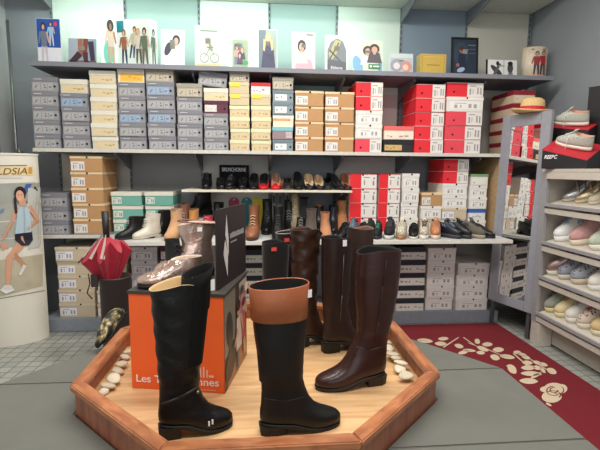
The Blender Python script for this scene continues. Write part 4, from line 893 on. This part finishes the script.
def put(o, px, Y, z, yaw, label, cat, group, s=1.0, fwd=.13):
    """px names where the middle of the shoe stands"""
    x = at(px, 200, Y).x; a = R(yaw)
    place(o, x-fwd*math.cos(a)*s, Y-fwd*math.sin(a)*s, z+.0005, yaw, label, cat, group, s)
B_ = (14, 13, 15)
GD = 'shoes in a row on the thin white shelf'
T1 = 'on the thin white shelf'
for px, kd, col, kw, lab, yaw in (
    (207.5, 'ankle', B_, dict(H=.10, lace=(30, 30, 34), sole=(20, 20, 20)), 'black lace shoe, first at the left end of the thin white shelf', -90),
    (221, 'flat', (16, 15, 16), dict(sole=(14, 13, 13), heel=.03), 'black loafer at the left edge of the small black signboard', -80),
    (231.5, 'sneaker', (16, 16, 18), dict(sole=(18, 17, 17), lace=(60, 60, 64)), 'black laced shoe with grey laces below the signboard lettering', -95),
    (243, 'flat', (14, 14, 15), dict(sole=(13, 13, 13), heel=.035), 'black loafer at the right edge of the small black signboard', -95),
    (254, 'pump', (15, 14, 15), dict(sole=(20, 20, 20), lin_=(16, 15, 16)), 'all-black pump just left of the red pumps', -92),
    (264, 'pump', (196, 30, 36), dict(sole=(150, 24, 30), lin_=(30, 24, 26)), 'red pump with black inside, left one of the red pair', -95),
    (276, 'pump', (206, 28, 40), dict(sole=(160, 24, 30), lin_=(176, 134, 110)), 'red pump with tan inside, right one of the red pair', -95),
    (287.5, 'flat', (40, 38, 38), dict(sole=(80, 78, 76), heel=.03), 'charcoal flat shoe with grey sole right of the red pumps', -90),
    (297.5, 'pump', (13, 13, 14), dict(sole=(18, 18, 18), lin_=(24, 24, 26), heel=.085), 'tall black pump between charcoal flat and beige-lined pumps', -90),
    (308.5, 'pump', (28, 26, 26), dict(sole=(22, 20, 20), lin_=(214, 186, 148)), 'black pump with beige inside, left one of two', -90),
    (318.5, 'pump', (30, 26, 26), dict(sole=(24, 20, 20), lin_=(206, 176, 140), heel=.06), 'black pump with beige inside, right one of two', -90),
    (327, 'flat', (34, 34, 36), dict(sole=(44, 44, 44), heel=.035), 'grey-black slip-on right of the beige-lined pumps', -95),
    (335, 'pump', (12, 12, 13), dict(sole=(18, 18, 18), lin_=(24, 24, 26), heel=.08), 'slanting black pump second from the right end '+T1, -60),
    (345, 'pump', (40, 24, 22), dict(sole=(30, 20, 20), lin_=(160, 100, 66), heel=.07), 'dark pump with tan inside, last at the right end '+T1, -88)):
    put(shoe_of(kd, col, **kw), px, 3.53, ZD, yaw, lab, {'ankle': 'shoe', 'sneaker': 'shoe'}.get(kd, 'shoe'), GD, fwd=.12, s=.84 if kd != 'pump' else .94)
# small black signboard
a = at(219.5, 190, 3.72); b = at(249, 190, 3.72); H = at(234, 165, 3.72).z-ZD
sb = thing('signboard', 'small black signboard with white lettering standing behind the black shoes', 'sign', ((a.x+b.x)/2, 3.72, ZD+.0005)); W_ = b.x-a.x
bm = bmesh.new(); box(bm, -W_/2, W_/2, 0, .03, 0, H, bev=.002); obj('panel', bm, mat((9, 12, 20), .6, spec=.2), sb)
text('BRUNCHORINE', W_*.80, H*.17, mat((232, 234, 238), .5), sb, (0, -.001, H*.80), (R(90), 0, 0), bold=.02)
# kraft lid lying behind at the shelf
bm = bmesh.new(); box(bm, -.11, .11, 0, .12, 0, .075, bev=.002); o = obj('cardboard_box', bm, mat((206, 170, 126), .7)); p = at(287, 180, 3.74); o.location = (p.x, 3.74, ZD+.0005)
tag(o, 'plain tan cardboard box behind the pumps on the thin white shelf', 'box')
bm = bmesh.new(); box(bm, -.108, .108, -.001, .0, .045, .06); obj('label', bm, mat((226, 200, 160), .6), o)
# coloured insoles hanging on the white panel
for px, c, nm in ((234, (178, 52, 96), 'pink'), (246.5, (30, 128, 138), 'teal'), (257.5, (226, 206, 30), 'yellow')):
    p = at(px, 197.5, 3.868); bm = bmesh.new(); n = 14; pts = [(.048*math.cos(t), .048*math.sin(t)-.048) for t in [PI*i/n for i in range(n+1)]]+[(-.040, -.26), (.040, -.26)]
    A = [bm.verts.new((x, 0, z)) for x, z in pts]; Bk = [bm.verts.new((x, .006, z)) for x, z in pts]; bm.faces.new(A[::-1]); bm.faces.new(Bk); [bm.faces.new((A[q], A[(q+1) % len(A)], Bk[(q+1) % len(A)], Bk[q])) for q in range(len(A))]
    bmesh.ops.recalc_face_normals(bm, faces=bm.faces)
    o = obj('insole', bm, mat(c, .5, noise=.05), loc=p); tag(o, nm+' round-topped insole hanging on the white back panel behind the boots', 'insole', 'insoles hanging on the back panel')
    bm = bmesh.new(); cyl(bm, (0, -.006, -.018), (0, .006, -.018), .008, n=10); obj('hanger_hole', bm, mat((206, 206, 206), .6), o)
for k, px in enumerate((274, 280, 287, 294)):
    p = at(px, 192, 3.86); bm = bmesh.new(); box(bm, -.014, .014, 0, .010, -.30, 0, bev=.003); o = obj('shoe_horn', bm, mat((206, 204, 200), .35) if k % 2 == 0 else mat((176, 176, 176), .4), loc=p)
    tag(o, 'pale upright %s shoe horn hanging behind the black boots' % ['first from left', 'second from left', 'third from left', 'rightmost'][k], 'shoe horn', 'shoe horns on the back panel')
    bm = bmesh.new(); box(bm, -.009, .009, -.0012, .0, -.1, -.03); obj('sticker', bm, mat((90, 96, 110), .6), o)
# ledge
GL2 = 'footwear lined up on the lower ledge'
DK = (18, 18, 18)
E_ = [
 (129, 3.18, 'ankle', (26, 26, 28), dict(lace=(16, 16, 18), H=.16, sole=DK, heel=.015), 215, 'black suede lace ankle boot above the red umbrella', 'boot', 0.82),
 (146, 3.20, 'ankle', (206, 198, 182), dict(lace=(226, 222, 210), H=.18, sole=(190, 180, 164), lin_=(200, 190, 170), heel=.015), 217, 'cream lace ankle boot between two black ones, above the umbrella', 'boot', 0.82),
 (159, 3.29, 'ankle', (30, 32, 36), dict(lace=(40, 44, 50), H=.18, sole=DK), 235, 'glossy black ankle boot right of the cream boot', 'boot', 0.84),
 (173, 3.16, 'ankle', (196, 150, 108), dict(H=.17, sole=(150, 116, 84), lin_=(150, 120, 96), heel=.05, fin='suede'), 256, 'sand suede heeled bootie on the lower ledge', 'boot', 0.90),
 (182.5, 3.36, 'ankle', (120, 82, 66), dict(H=.20, lace=(180, 160, 150), sole=(60, 44, 36), lin_=(90, 66, 56)), 262, 'brown laced ankle boot just behind the sand bootie', 'boot', 0.97),
 (191.5, 3.36, 'ankle', (190, 134, 66), dict(H=.17, sole=(70, 50, 36), lin_=(120, 84, 50), fin='suede'), 262, 'mustard ankle boot under the tall black ankle boot', 'boot', 0.90),
 (206, 3.36, 'ankle', (196, 52, 78), dict(H=.13, lace=(226, 120, 130), sole=(200, 190, 180), heel=.01, fin='textile'), 262, 'raspberry pink high-top shoe left of the dark sign', 'shoe', 0.92),
 (217, 3.46, 'ankle', (24, 26, 28), dict(H=.20, lace=(60, 90, 60), sole=DK), 262, 'black laced boot with green laces hidden behind the dark sign', 'boot', 0.97),
 (253, 3.17, 'ankle', (136, 84, 58), dict(H=.205, lace=(206, 170, 130), sole=(60, 44, 36), lin_=(90, 60, 44), heel=.02), 262, 'tan laced work boot right of the dark sign', 'boot', 0.99),
 (267, 3.46, 'ankle', (20, 21, 24), dict(H=.205, lace=(36, 38, 44), sole=DK, heel=.035), 266, 'black laced boot beside the tan work boot', 'boot', 1.03),
 (278, 3.17, 'ankle', (26, 28, 33), dict(H=.20, lace=(50, 54, 60), sole=DK, heel=.03), 266, 'glossy blue-black laced boot, second right of the work boot', 'boot', 0.97),
 (289, 3.46, 'ankle', (16, 17, 19), dict(H=.21, lace=(90, 92, 96), sole=DK, heel=.03), 266, 'black boot with grey laces, third right of the work boot', 'boot', 1.01),
 (295, 3.46, 'ankle', (130, 116, 92), dict(H=.27, sole=(60, 50, 40), lin_=(60, 54, 46), fin='print'), 268, 'tall speckled olive boot rising behind the black boots', 'boot', 1.10),
 (304.5, 3.46, 'ankle', (16, 15, 17), dict(H=.25, sole=DK, fin='suede', heel=.04), 268, 'narrow black suede boot rising right of the speckled boot', 'boot', 0.92),
 (301, 3.17, 'ankle', (32, 30, 30), dict(H=.12, lace=(120, 116, 110), sole=DK), 262, 'short black boot with pale laces before the narrow suede boot', 'boot', 0.88),
 (311, 3.17, 'ankle', (82, 68, 60), dict(H=.17, sole=(40, 32, 30), lin_=(60, 48, 42), fin='suede', heel=.04), 258, 'taupe wrinkled bootie behind the slouch boot', 'boot', 0.95),
 (319, 3.46, 'ankle', (26, 22, 22), dict(H=.18, sole=DK, lin_=(190, 130, 80)), 260, 'black bootie with tan inside, behind the tall brown boots', 'boot', 0.97),
 (326, 3.17, 'ankle', (176, 118, 82), dict(H=.17, sole=(80, 50, 36), lin_=(120, 60, 40), fin='suede'), 268, 'peach tan bootie between two dark booties', 'boot', 0.88),
 (333.5, 3.46, 'ankle', (36, 40, 52), dict(H=.17, sole=DK, heel=.03), 262, 'shiny navy ankle boot above the white price tag', 'boot', 0.99),
 (342, 3.50, 'ankle', (156, 104, 62), dict(H=.19, sole=(90, 60, 40), lin_=(120, 80, 50), fin='suede'), 262, 'cognac suede boot against the white back panel', 'boot', 1.12),
 (345, 3.17, 'sandal', (22, 20, 22), dict(sole=DK, heel=.05), 235, 'black strappy sandal in front of the cognac boot', 'sandal', 0.92),
 (354, 3.19, 'sneaker', (70, 84, 100), dict(lace=(150, 160, 170), sole=(90, 96, 104), fin='textile'), 240, 'slate blue laced shoe before the first red-ended boxes', 'shoe', 0.90),
 (363, 3.19, 'flat', (110, 106, 116), dict(sole=(60, 60, 64), heel=.03), 240, 'grey-mauve flat shoe right of the slate blue shoe', 'shoe', 0.86),
 (371, 3.19, 'sneaker', (26, 26, 28), dict(sole=(30, 30, 30), lace=(60, 60, 60), fin='textile'), 225, 'all-black sneaker before the second red-ended stack', 'sneaker', 0.86),
 (379, 3.19, 'sneaker', (26, 32, 36), dict(sole=(36, 40, 40), lace=(70, 150, 120), fin='textile'), 222, 'black sneaker with green laces in front of red box ends', 'sneaker', 0.77),
 (391, 3.19, 'sneaker', (30, 30, 33), dict(sole=(206, 204, 200), lace=(90, 90, 94), fin='textile'), 228, 'charcoal sneaker with white sole in front of the white boxes', 'sneaker', 0.93),
 (403, 3.19, 'sneaker', (206, 196, 172), dict(sole=(170, 122, 86), lace=(226, 220, 206), fin='print'), 228, 'cream speckled sneaker with tan sole', 'sneaker', 0.90),
 (415, 3.19, 'sandal', (24, 23, 24), dict(sole=(226, 222, 214), heel=.02), 228, 'black sandal with white sole between the two speckled sneakers', 'sandal', 0.95),
 (425.5, 3.19, 'sneaker', (196, 186, 166), dict(sole=(222, 218, 208), lace=(60, 50, 44), fin='print'), 235, 'speckled sneaker with dark laces and white sole', 'sneaker', 0.90),
 (437, 3.19, 'sneaker', (186, 122, 86), dict(sole=(216, 200, 180), lace=(206, 150, 110)), 240, 'tan leather sneaker right of the speckled pair', 'sneaker', 0.90),
 (448, 3.19, 'sneaker', (34, 40, 56), dict(sole=(46, 50, 58), lace=(120, 140, 170)), 322, 'navy sneaker with pale blue laces', 'sneaker', 0.86),
 (458, 3.19, 'sneaker', (30, 30, 32), dict(sole=(44, 44, 46), lace=(30, 30, 30)), 312, 'plain black sneaker behind the navy one, toward the mirror', 'sneaker', 0.88),
 (471, 3.19, 'sneaker', (92, 86, 76), dict(sole=(150, 140, 120), lace=(40, 40, 44), fin='textile'), 315, 'olive grey sneaker with beige sole near the mirror', 'sneaker', 0.90),
 (484, 3.19, 'flat', (18, 18, 20), dict(sole=DK, heel=.02), 315, 'black flat shoe at the right end of the lower ledge', 'shoe', 0.95),
]
for (px, Yp, kd, col, kw, yaw, lab, cat, s) in E_:
    o = shoe_of(kd, tuple(int(v*.62) if max(col) < 60 else v for v in col), **kw); put(o, px, Yp, ZC+.001, yaw if px < 352 else (248 if yaw < 270 else 300), lab, cat, GL2, s=s)
    if px > 352: o.scale = (s, s*.86, s*1.12)
put(shoe_of('ankle', (20, 19, 21), H=.17, sole=DK, heel=.04), 196, 3.63, gx[1], 205, 'large black ankle boot standing on a turquoise green shoebox', 'boot', GL2, s=1.05)

# ------------------------------------------------------------------ mirror
m0 = Vector((1.890, 3.372, 0)); m1 = Vector((2.020, 2.962, 0)); mv = m1-m0; ml = mv.length; ma = math.atan2(mv.y, mv.x)
mr = thing('mirror', 'tall grey-framed mirror standing between the wall shelves and the shoe rack', 'mirror', (m0.x, m0.y, 0)); mr.rotation_euler = (R(-1.5), 0, ma)
z0, z1, fw_ = .205, 1.70, .082
FRM = mat((146, 148, 156), .5, noise=.05)
bm = bmesh.new(); box(bm, 0, fw_, -.012, .018, z0, z1, bev=.003); obj('frame_stile', bm, FRM, mr)
bm = bmesh.new(); box(bm, ml-fw_, ml, -.012, .018, z0, z1, bev=.003); obj('frame_stile', bm, FRM, mr)
bm = bmesh.new(); box(bm, fw_, ml-fw_, -.011, .017, z1-fw_*1.1, z1, bev=.003); obj('frame_rail', bm, FRM, mr)
bm = bmesh.new(); box(bm, fw_, ml-fw_, -.011, .017, z0, z0+fw_*.9, bev=.003); obj('frame_rail', bm, FRM, mr)
gm = bpy.data.materials.new('mirror_glass'); gm.use_nodes = True; b = gm.node_tree.nodes['Principled BSDF']; b.inputs['Metallic'].default_value = 1; b.inputs['Roughness'].default_value = .02; b.inputs['Base Color'].default_value = (.86, .87, .86, 1)
bm = bmesh.new(); box(bm, fw_-.004, ml-fw_+.004, -.004, .012, z0+.07, z1-.08); obj('glass', bm, gm, mr)
for x in (.03, ml-.06):
    bm = bmesh.new(); box(bm, x, x+.03, 0, .012, 0.001, z0); obj('leg', bm, mat((70, 70, 74), .6), mr)
# straw hat
STR = mat((214, 184, 130), .85, noise=.12, scale=120, bump=.4, bscale=160)
hp = at(532, 110, 3.17); bm = bmesh.new(); rg = []
for (r, z) in ((.02, .0), (.075, .0), (.118, .004), (.128, .012), (.127, .015), (.116, .008), (.078, .006), (.076, .012), (.074, .05), (.068, .072), (.05, .082), (.02, .078)):
    rg.append([(r*1.12*math.cos(t), r*math.sin(t), z+(.006*math.cos(2*t) if r > .1 else 0)) for t in [2*PI*i/32 for i in range(32)]])
loft(bm, rg, True, True); hat = tag(obj('straw_hat', bm, STR, loc=(hp.x, 3.17, 1.7025)), 'straw hat with a red band resting on top of the mirror', 'hat'); hat.rotation_euler = (R(0), R(3), R(-20)); hat.scale = (1, 1, 1.3)
bm = bmesh.new(); loft(bm, [[(r*1.12*math.cos(t), r*math.sin(t), z) for t in [2*PI*i/32 for i in range(32)]] for r, z in ((.0785, .008), (.0775, .034))], False, False); obj('hat_band', bm, mat((196, 40, 44), .7), hat)

# ------------------------------------------------------------------ shoe rack at the right
RK = mat((196, 188, 176), .5, noise=.04); RK2 = mat((176, 168, 156), .55, noise=.05); RKG = mat((150, 148, 150), .5)
rk = thing('shoe_rack', 'long pale grey shoe rack with sloping tiers along the right wall', 'rack', (2.2, 2.2, 0))
def rbox(name, x0, x1, y0, y1, z0_, z1_, m_, bev=.002):
    bm = bmesh.new(); box(bm, x0-2.2, x1-2.2, y0-2.2, y1-2.2, z0_, z1_, bev=bev); return obj(name, bm, m_, rk)
RY0, RY1 = 1.70, 2.95
rbox('end_panel', 2.022, 2.42, RY1-.020, RY1-.001, .17, 1.262, RK)
rbox('front_post', 1.998, 2.0215, RY1-.055, RY1+.004, .17, 1.262, RKG)
rbox('foot', 2.0, 2.10, RY1-.10, RY1+.0, .0005, .169, RK)
rbox('back_panel', 2.405, 2.42, RY0, RY1-.021, .17, 1.262, RK2)
rbox('kick_board', 2.10, 2.115, RY0, RY1-.101, .02, .169, RK2)
rbox('top_board', 1.995, 2.42, RY0, 2.95, 1.263, 1.285, RK); rbox('top_extension', 2.09, 2.42, 2.951, 3.24, 1.263, 1.285, RK)
rbox('tier_rail', 1.99, 2.004, RY0, RY1-.056, 1.215, 1.262, RK)
TZ = [1.035, .765, .515, .245]
SLP = math.radians(17)
for z in TZ:
    bm = bmesh.new(); box(bm, 0, .392, RY0-2.2, RY1-.056-2.2, -.012, 0, bev=.002); t_ = obj('tier', bm, RK, rk); t_.location = (2.006-2.2, 0, z); t_.rotation_euler.y = -SLP
    rbox('tier_lip', 1.985, 2.0045, RY0, RY1-.056, z-.012, z+.010, RKG)
    rbox('tier_rail', 1.996, 2.0045, RY0, RY1-.056, z-.062, z-.026, RK)
def rackshoe(o, Yp, z, lab, cat='sneaker', yaw=180, x=2.0, s=1.0, g='shoes on the tiers of the right-hand rack'):
    s *= 1.06; tag(o, lab, cat, g)
    a = R(157); Ls = .285*s; h = Vector((2.03-Ls*math.cos(a), Yp-.5*Ls*math.sin(a)-.02, 0)); h.z = z+(h.x-2.006)*math.tan(SLP)
    n = Vector((-math.sin(SLP), 0, math.cos(SLP))); d = Vector((math.cos(a), math.sin(a), 0)); d = (d-n*d.dot(n)).normalized()
    M = Matrix((d, n.cross(d), n)).transposed().to_4x4(); o.location = h+n*.002; o.rotation_euler = M.to_euler(); o.scale = (s, s*.96, s*1.15)
SW = (216, 212, 204)
rackshoe(shoe_of('sandal', (176, 176, 178), fin='metal', sole=(190, 180, 160), lin_=(150, 140, 120)), 2.80, TZ[0], 'silver strapped sandal at the far end of the top tier', 'sandal')
rackshoe(shoe_of('sandal', (196, 180, 150), sole=(206, 190, 160), lin_=(170, 150, 120), fin='metal'), 2.68, TZ[0], 'pale gold sandal, second from the far end of the top tier', 'sandal')
rackshoe(shoe_of('flat', (206, 192, 166), sole=(206, 196, 176), lin_=(160, 140, 116)), 2.56, TZ[0], 'beige flat shoe, third from the far end of the top tier', 'shoe')
rackshoe(shoe_of('flat', (190, 170, 142), sole=(216, 206, 190), lin_=(150, 130, 106)), 2.44, TZ[0], 'sand-coloured flat shoe, fourth from the far end of the top tier', 'shoe')
rackshoe(shoe_of('sneaker', (226, 226, 224), sole=(232, 230, 226), lin_=(200, 200, 196), lace=(150, 180, 206)), 2.79, TZ[1], 'white sneaker with light blue laces on the second tier', s=1.06)
rackshoe(shoe_of('sneaker', (204, 156, 152), sole=(222, 206, 186), lin_=(150, 110, 110), fin='textile'), 2.63, TZ[1], 'plain dusty pink slip-on sneaker on the second tier', s=1.1)
rackshoe(shoe_of('sneaker', (190, 200, 180), sole=(222, 220, 206), lin_=(150, 160, 140), fin='textile', lace=(216, 216, 206)), 2.46, TZ[1], 'pale mint sneaker right of the pink one', s=1.05)
v_ = shoe_of('sneaker', (172, 146, 142), sole=(220, 210, 196), lin_=(50, 44, 44), fin='metal'); rackshoe(v_, 2.84, TZ[2], 'rose metallic strap sneaker at the far end of the third tier')
bm = bmesh.new(); tube(bm, [(.15+.0*math.cos(a), .046*math.cos(a), .055+.055*math.sin(a)) for a in [PI*i/8 for i in range(9)]], .011, n=6); obj('strap', bm, mat((206, 196, 190), .5), v_)
rackshoe(shoe_of('sneaker', (150, 154, 166), sole=(206, 196, 180), lin_=(60, 60, 66), fin='print'), 2.72, TZ[2], 'grey glitter-print slip-on left of its partner, third tier')
rackshoe(shoe_of('sneaker', (160, 164, 172), sole=(206, 190, 166), lin_=(36, 36, 40), fin='print'), 2.59, TZ[2], 'grey speckled slip-on with black lining, third tier', s=1.05)
rackshoe(shoe_of('sneaker', (226, 222, 212), sole=(230, 226, 218), lin_=(40, 36, 40), lace=(232, 230, 224)), 2.44, TZ[2], 'white laced sneaker right of the speckled slip-ons, third tier')
rackshoe(shoe_of('sneaker', (150, 156, 140), sole=(222, 206, 150), lin_=(60, 60, 56), fin='textile', lace=(190, 190, 180)), 2.83, TZ[3], 'grey-green mesh sneaker at the far end of the bottom tier')
rackshoe(shoe_of('sneaker', (224, 206, 164), sole=(230, 214, 170), lin_=(190, 150, 110), lace=(226, 190, 130)), 2.72, TZ[3], 'cream yellow sneaker on the bottom tier')
rackshoe(shoe_of('sneaker', (226, 222, 212), sole=(232, 228, 216), lin_=(170, 160, 150), lace=(200, 210, 216)), 2.61, TZ[3], 'off-white sneaker right of the cream yellow one', s=1.04)
rackshoe(shoe_of('sneaker', (224, 206, 190), sole=(226, 220, 200), lin_=(150, 60, 60), lace=(206, 90, 110), fin='print'), 2.50, TZ[3], 'patterned sneaker with pink laces on the bottom tier', s=1.05)
rackshoe(shoe_of('sneaker', (214, 190, 140), sole=(226, 216, 190), lin_=(120, 90, 60), lace=(90, 110, 90)), 2.38, TZ[3], 'honey sneaker with green laces on the bottom tier', s=1.05)
rackshoe(shoe_of('sneaker', (228, 224, 216), sole=(230, 228, 220), lin_=(196, 186, 176), lace=(180, 170, 160)), 2.26, TZ[3], 'white sneaker nearest the camera on the bottom tier', s=1.05)
# black risers
def riser(name, label, p0, p1, w_, zb, za, zb2, red=True, rise=0.0):
    """p0 far-left, p1 near-left corner; the top slopes from za (at p0) to zb2 (at p1) and rises away from the front"""
    d = Vector((p1[0]-p0[0], p1[1]-p0[1], 0)); L = d.length; o = thing(name, label, 'box', (p0[0], p0[1], zb)); o.rotation_euler.z = math.atan2(d.y, d.x)
    ha, hb = za-zb, zb2-zb
    def slab(lo, hi, e, m_, nm):
        bm = bmesh.new(); vs = []
        for (x, h) in ((-e, ha), (L+e, hb)):
            for (y, r_) in ((-e, 0), (w_+e, rise)):
                vs.append(bm.verts.new((x, y, .0005 if lo is None else h+r_+lo))); vs.append(bm.verts.new((x, y, h+r_+hi)))
        for a in ((0, 1, 3, 2), (4, 6, 7, 5), (0, 4, 5, 1), (2, 3, 7, 6), (0, 2, 6, 4), (1, 5, 7, 3)): bm.faces.new([vs[i] for i in a])
        bmesh.ops.recalc_face_normals(bm, faces=bm.faces); return obj(nm, bm, m_, o)
    slab(None, -.007, 0, mat((22, 18, 22), .5), 'carton')
    slab(-.0065, 0, .003, mat((190, 36, 50), .5) if red else mat((22, 18, 22), .5), 'top')
    def on(x, y): return o.location+Matrix.Rotation(o.rotation_euler.z, 3, 'Z') @ Vector((x, y, ha+(hb-ha)*x/L+rise*y/w_))
    return o, L, on
r1, L1, on1 = riser('display_riser', 'black display box with red top carrying the lower grey sneaker, on the rack', (1.945, 2.89), (2.095, 2.655), .27, 1.286, 1.42, 1.345, rise=.10)
text('REEBC', .085, .026, mat((226, 222, 224), .5), r1, (.058, -.0015, .080), (R(90), 0, 0), shear=.25, bold=.03)
r2, L2_, on2 = riser('display_riser', 'taller black display box with red top carrying the upper sneaker', (2.13, 3.125), (2.268, 2.885), .115, 1.286, 1.60, 1.56, rise=.045)
r3, *_ = riser('display_riser', 'plain black upright panel box rising at the right above the sneakers', (2.350, 3.02), (2.410, 2.90), .01, 1.286, 1.87, 1.87, red=False)
def topshoe(col, on, x0, y0, x1, y1, s, lab, **kw):
    o = shoe_of('sneaker', col, **kw); a = on(x0, y0); b = on(x1, y1); d = (b-a).normalized()
    n = (on(x0, y0+.05)-a).cross(d).normalized()
    if n.z < 0: n = -n
    yv = n.cross(d); M = Matrix((d, yv, n)).transposed().to_4x4(); M.translation = a+n*.002
    o.rotation_euler = M.to_euler(); o.location = M.translation; o.scale = (s, s, s); tag(o, lab, 'sneaker'); return o
SNK = dict(sole=(226, 220, 206), lin_=(206, 160, 140), lace=(226, 224, 218), fin='textile')
s1 = topshoe((176, 178, 168), on1, .255, .13, .0, .14, .86, 'lower pale grey sneaker with white laces on the red-topped black box', **SNK)
s2 = topshoe((184, 188, 174), on2, .25, .065, .0, .065, .86, 'upper pale grey-green sneaker with white laces on the taller black box', **dict(SNK, lin_=(216, 150, 120)))
# hanging laces
for s_ in (s1, s2): seam(s_, [(.17, .022, .10), (.168, .055, .08), (.168, .062, .03), (.166, .064, -.03)], .0025, mat((230, 228, 222), .7), 'loose_lace')
# pale framed picture on the right wall
bm = bmesh.new(); box(bm, -.03, 0, -.35, 0, 0, .9, bev=.003); o = obj('framed_poster', bm, mat((222, 216, 196), .5), loc=(WX1-.0005, 2.88, 1.93)); tag(o, 'cream-framed poster at the upper right edge on the grey wall', 'poster')
bm = bmesh.new(); box(bm, -.0315, -.03, -.32, -.03, .03, .87); obj('print', bm, mat((150, 140, 96), .6), o)
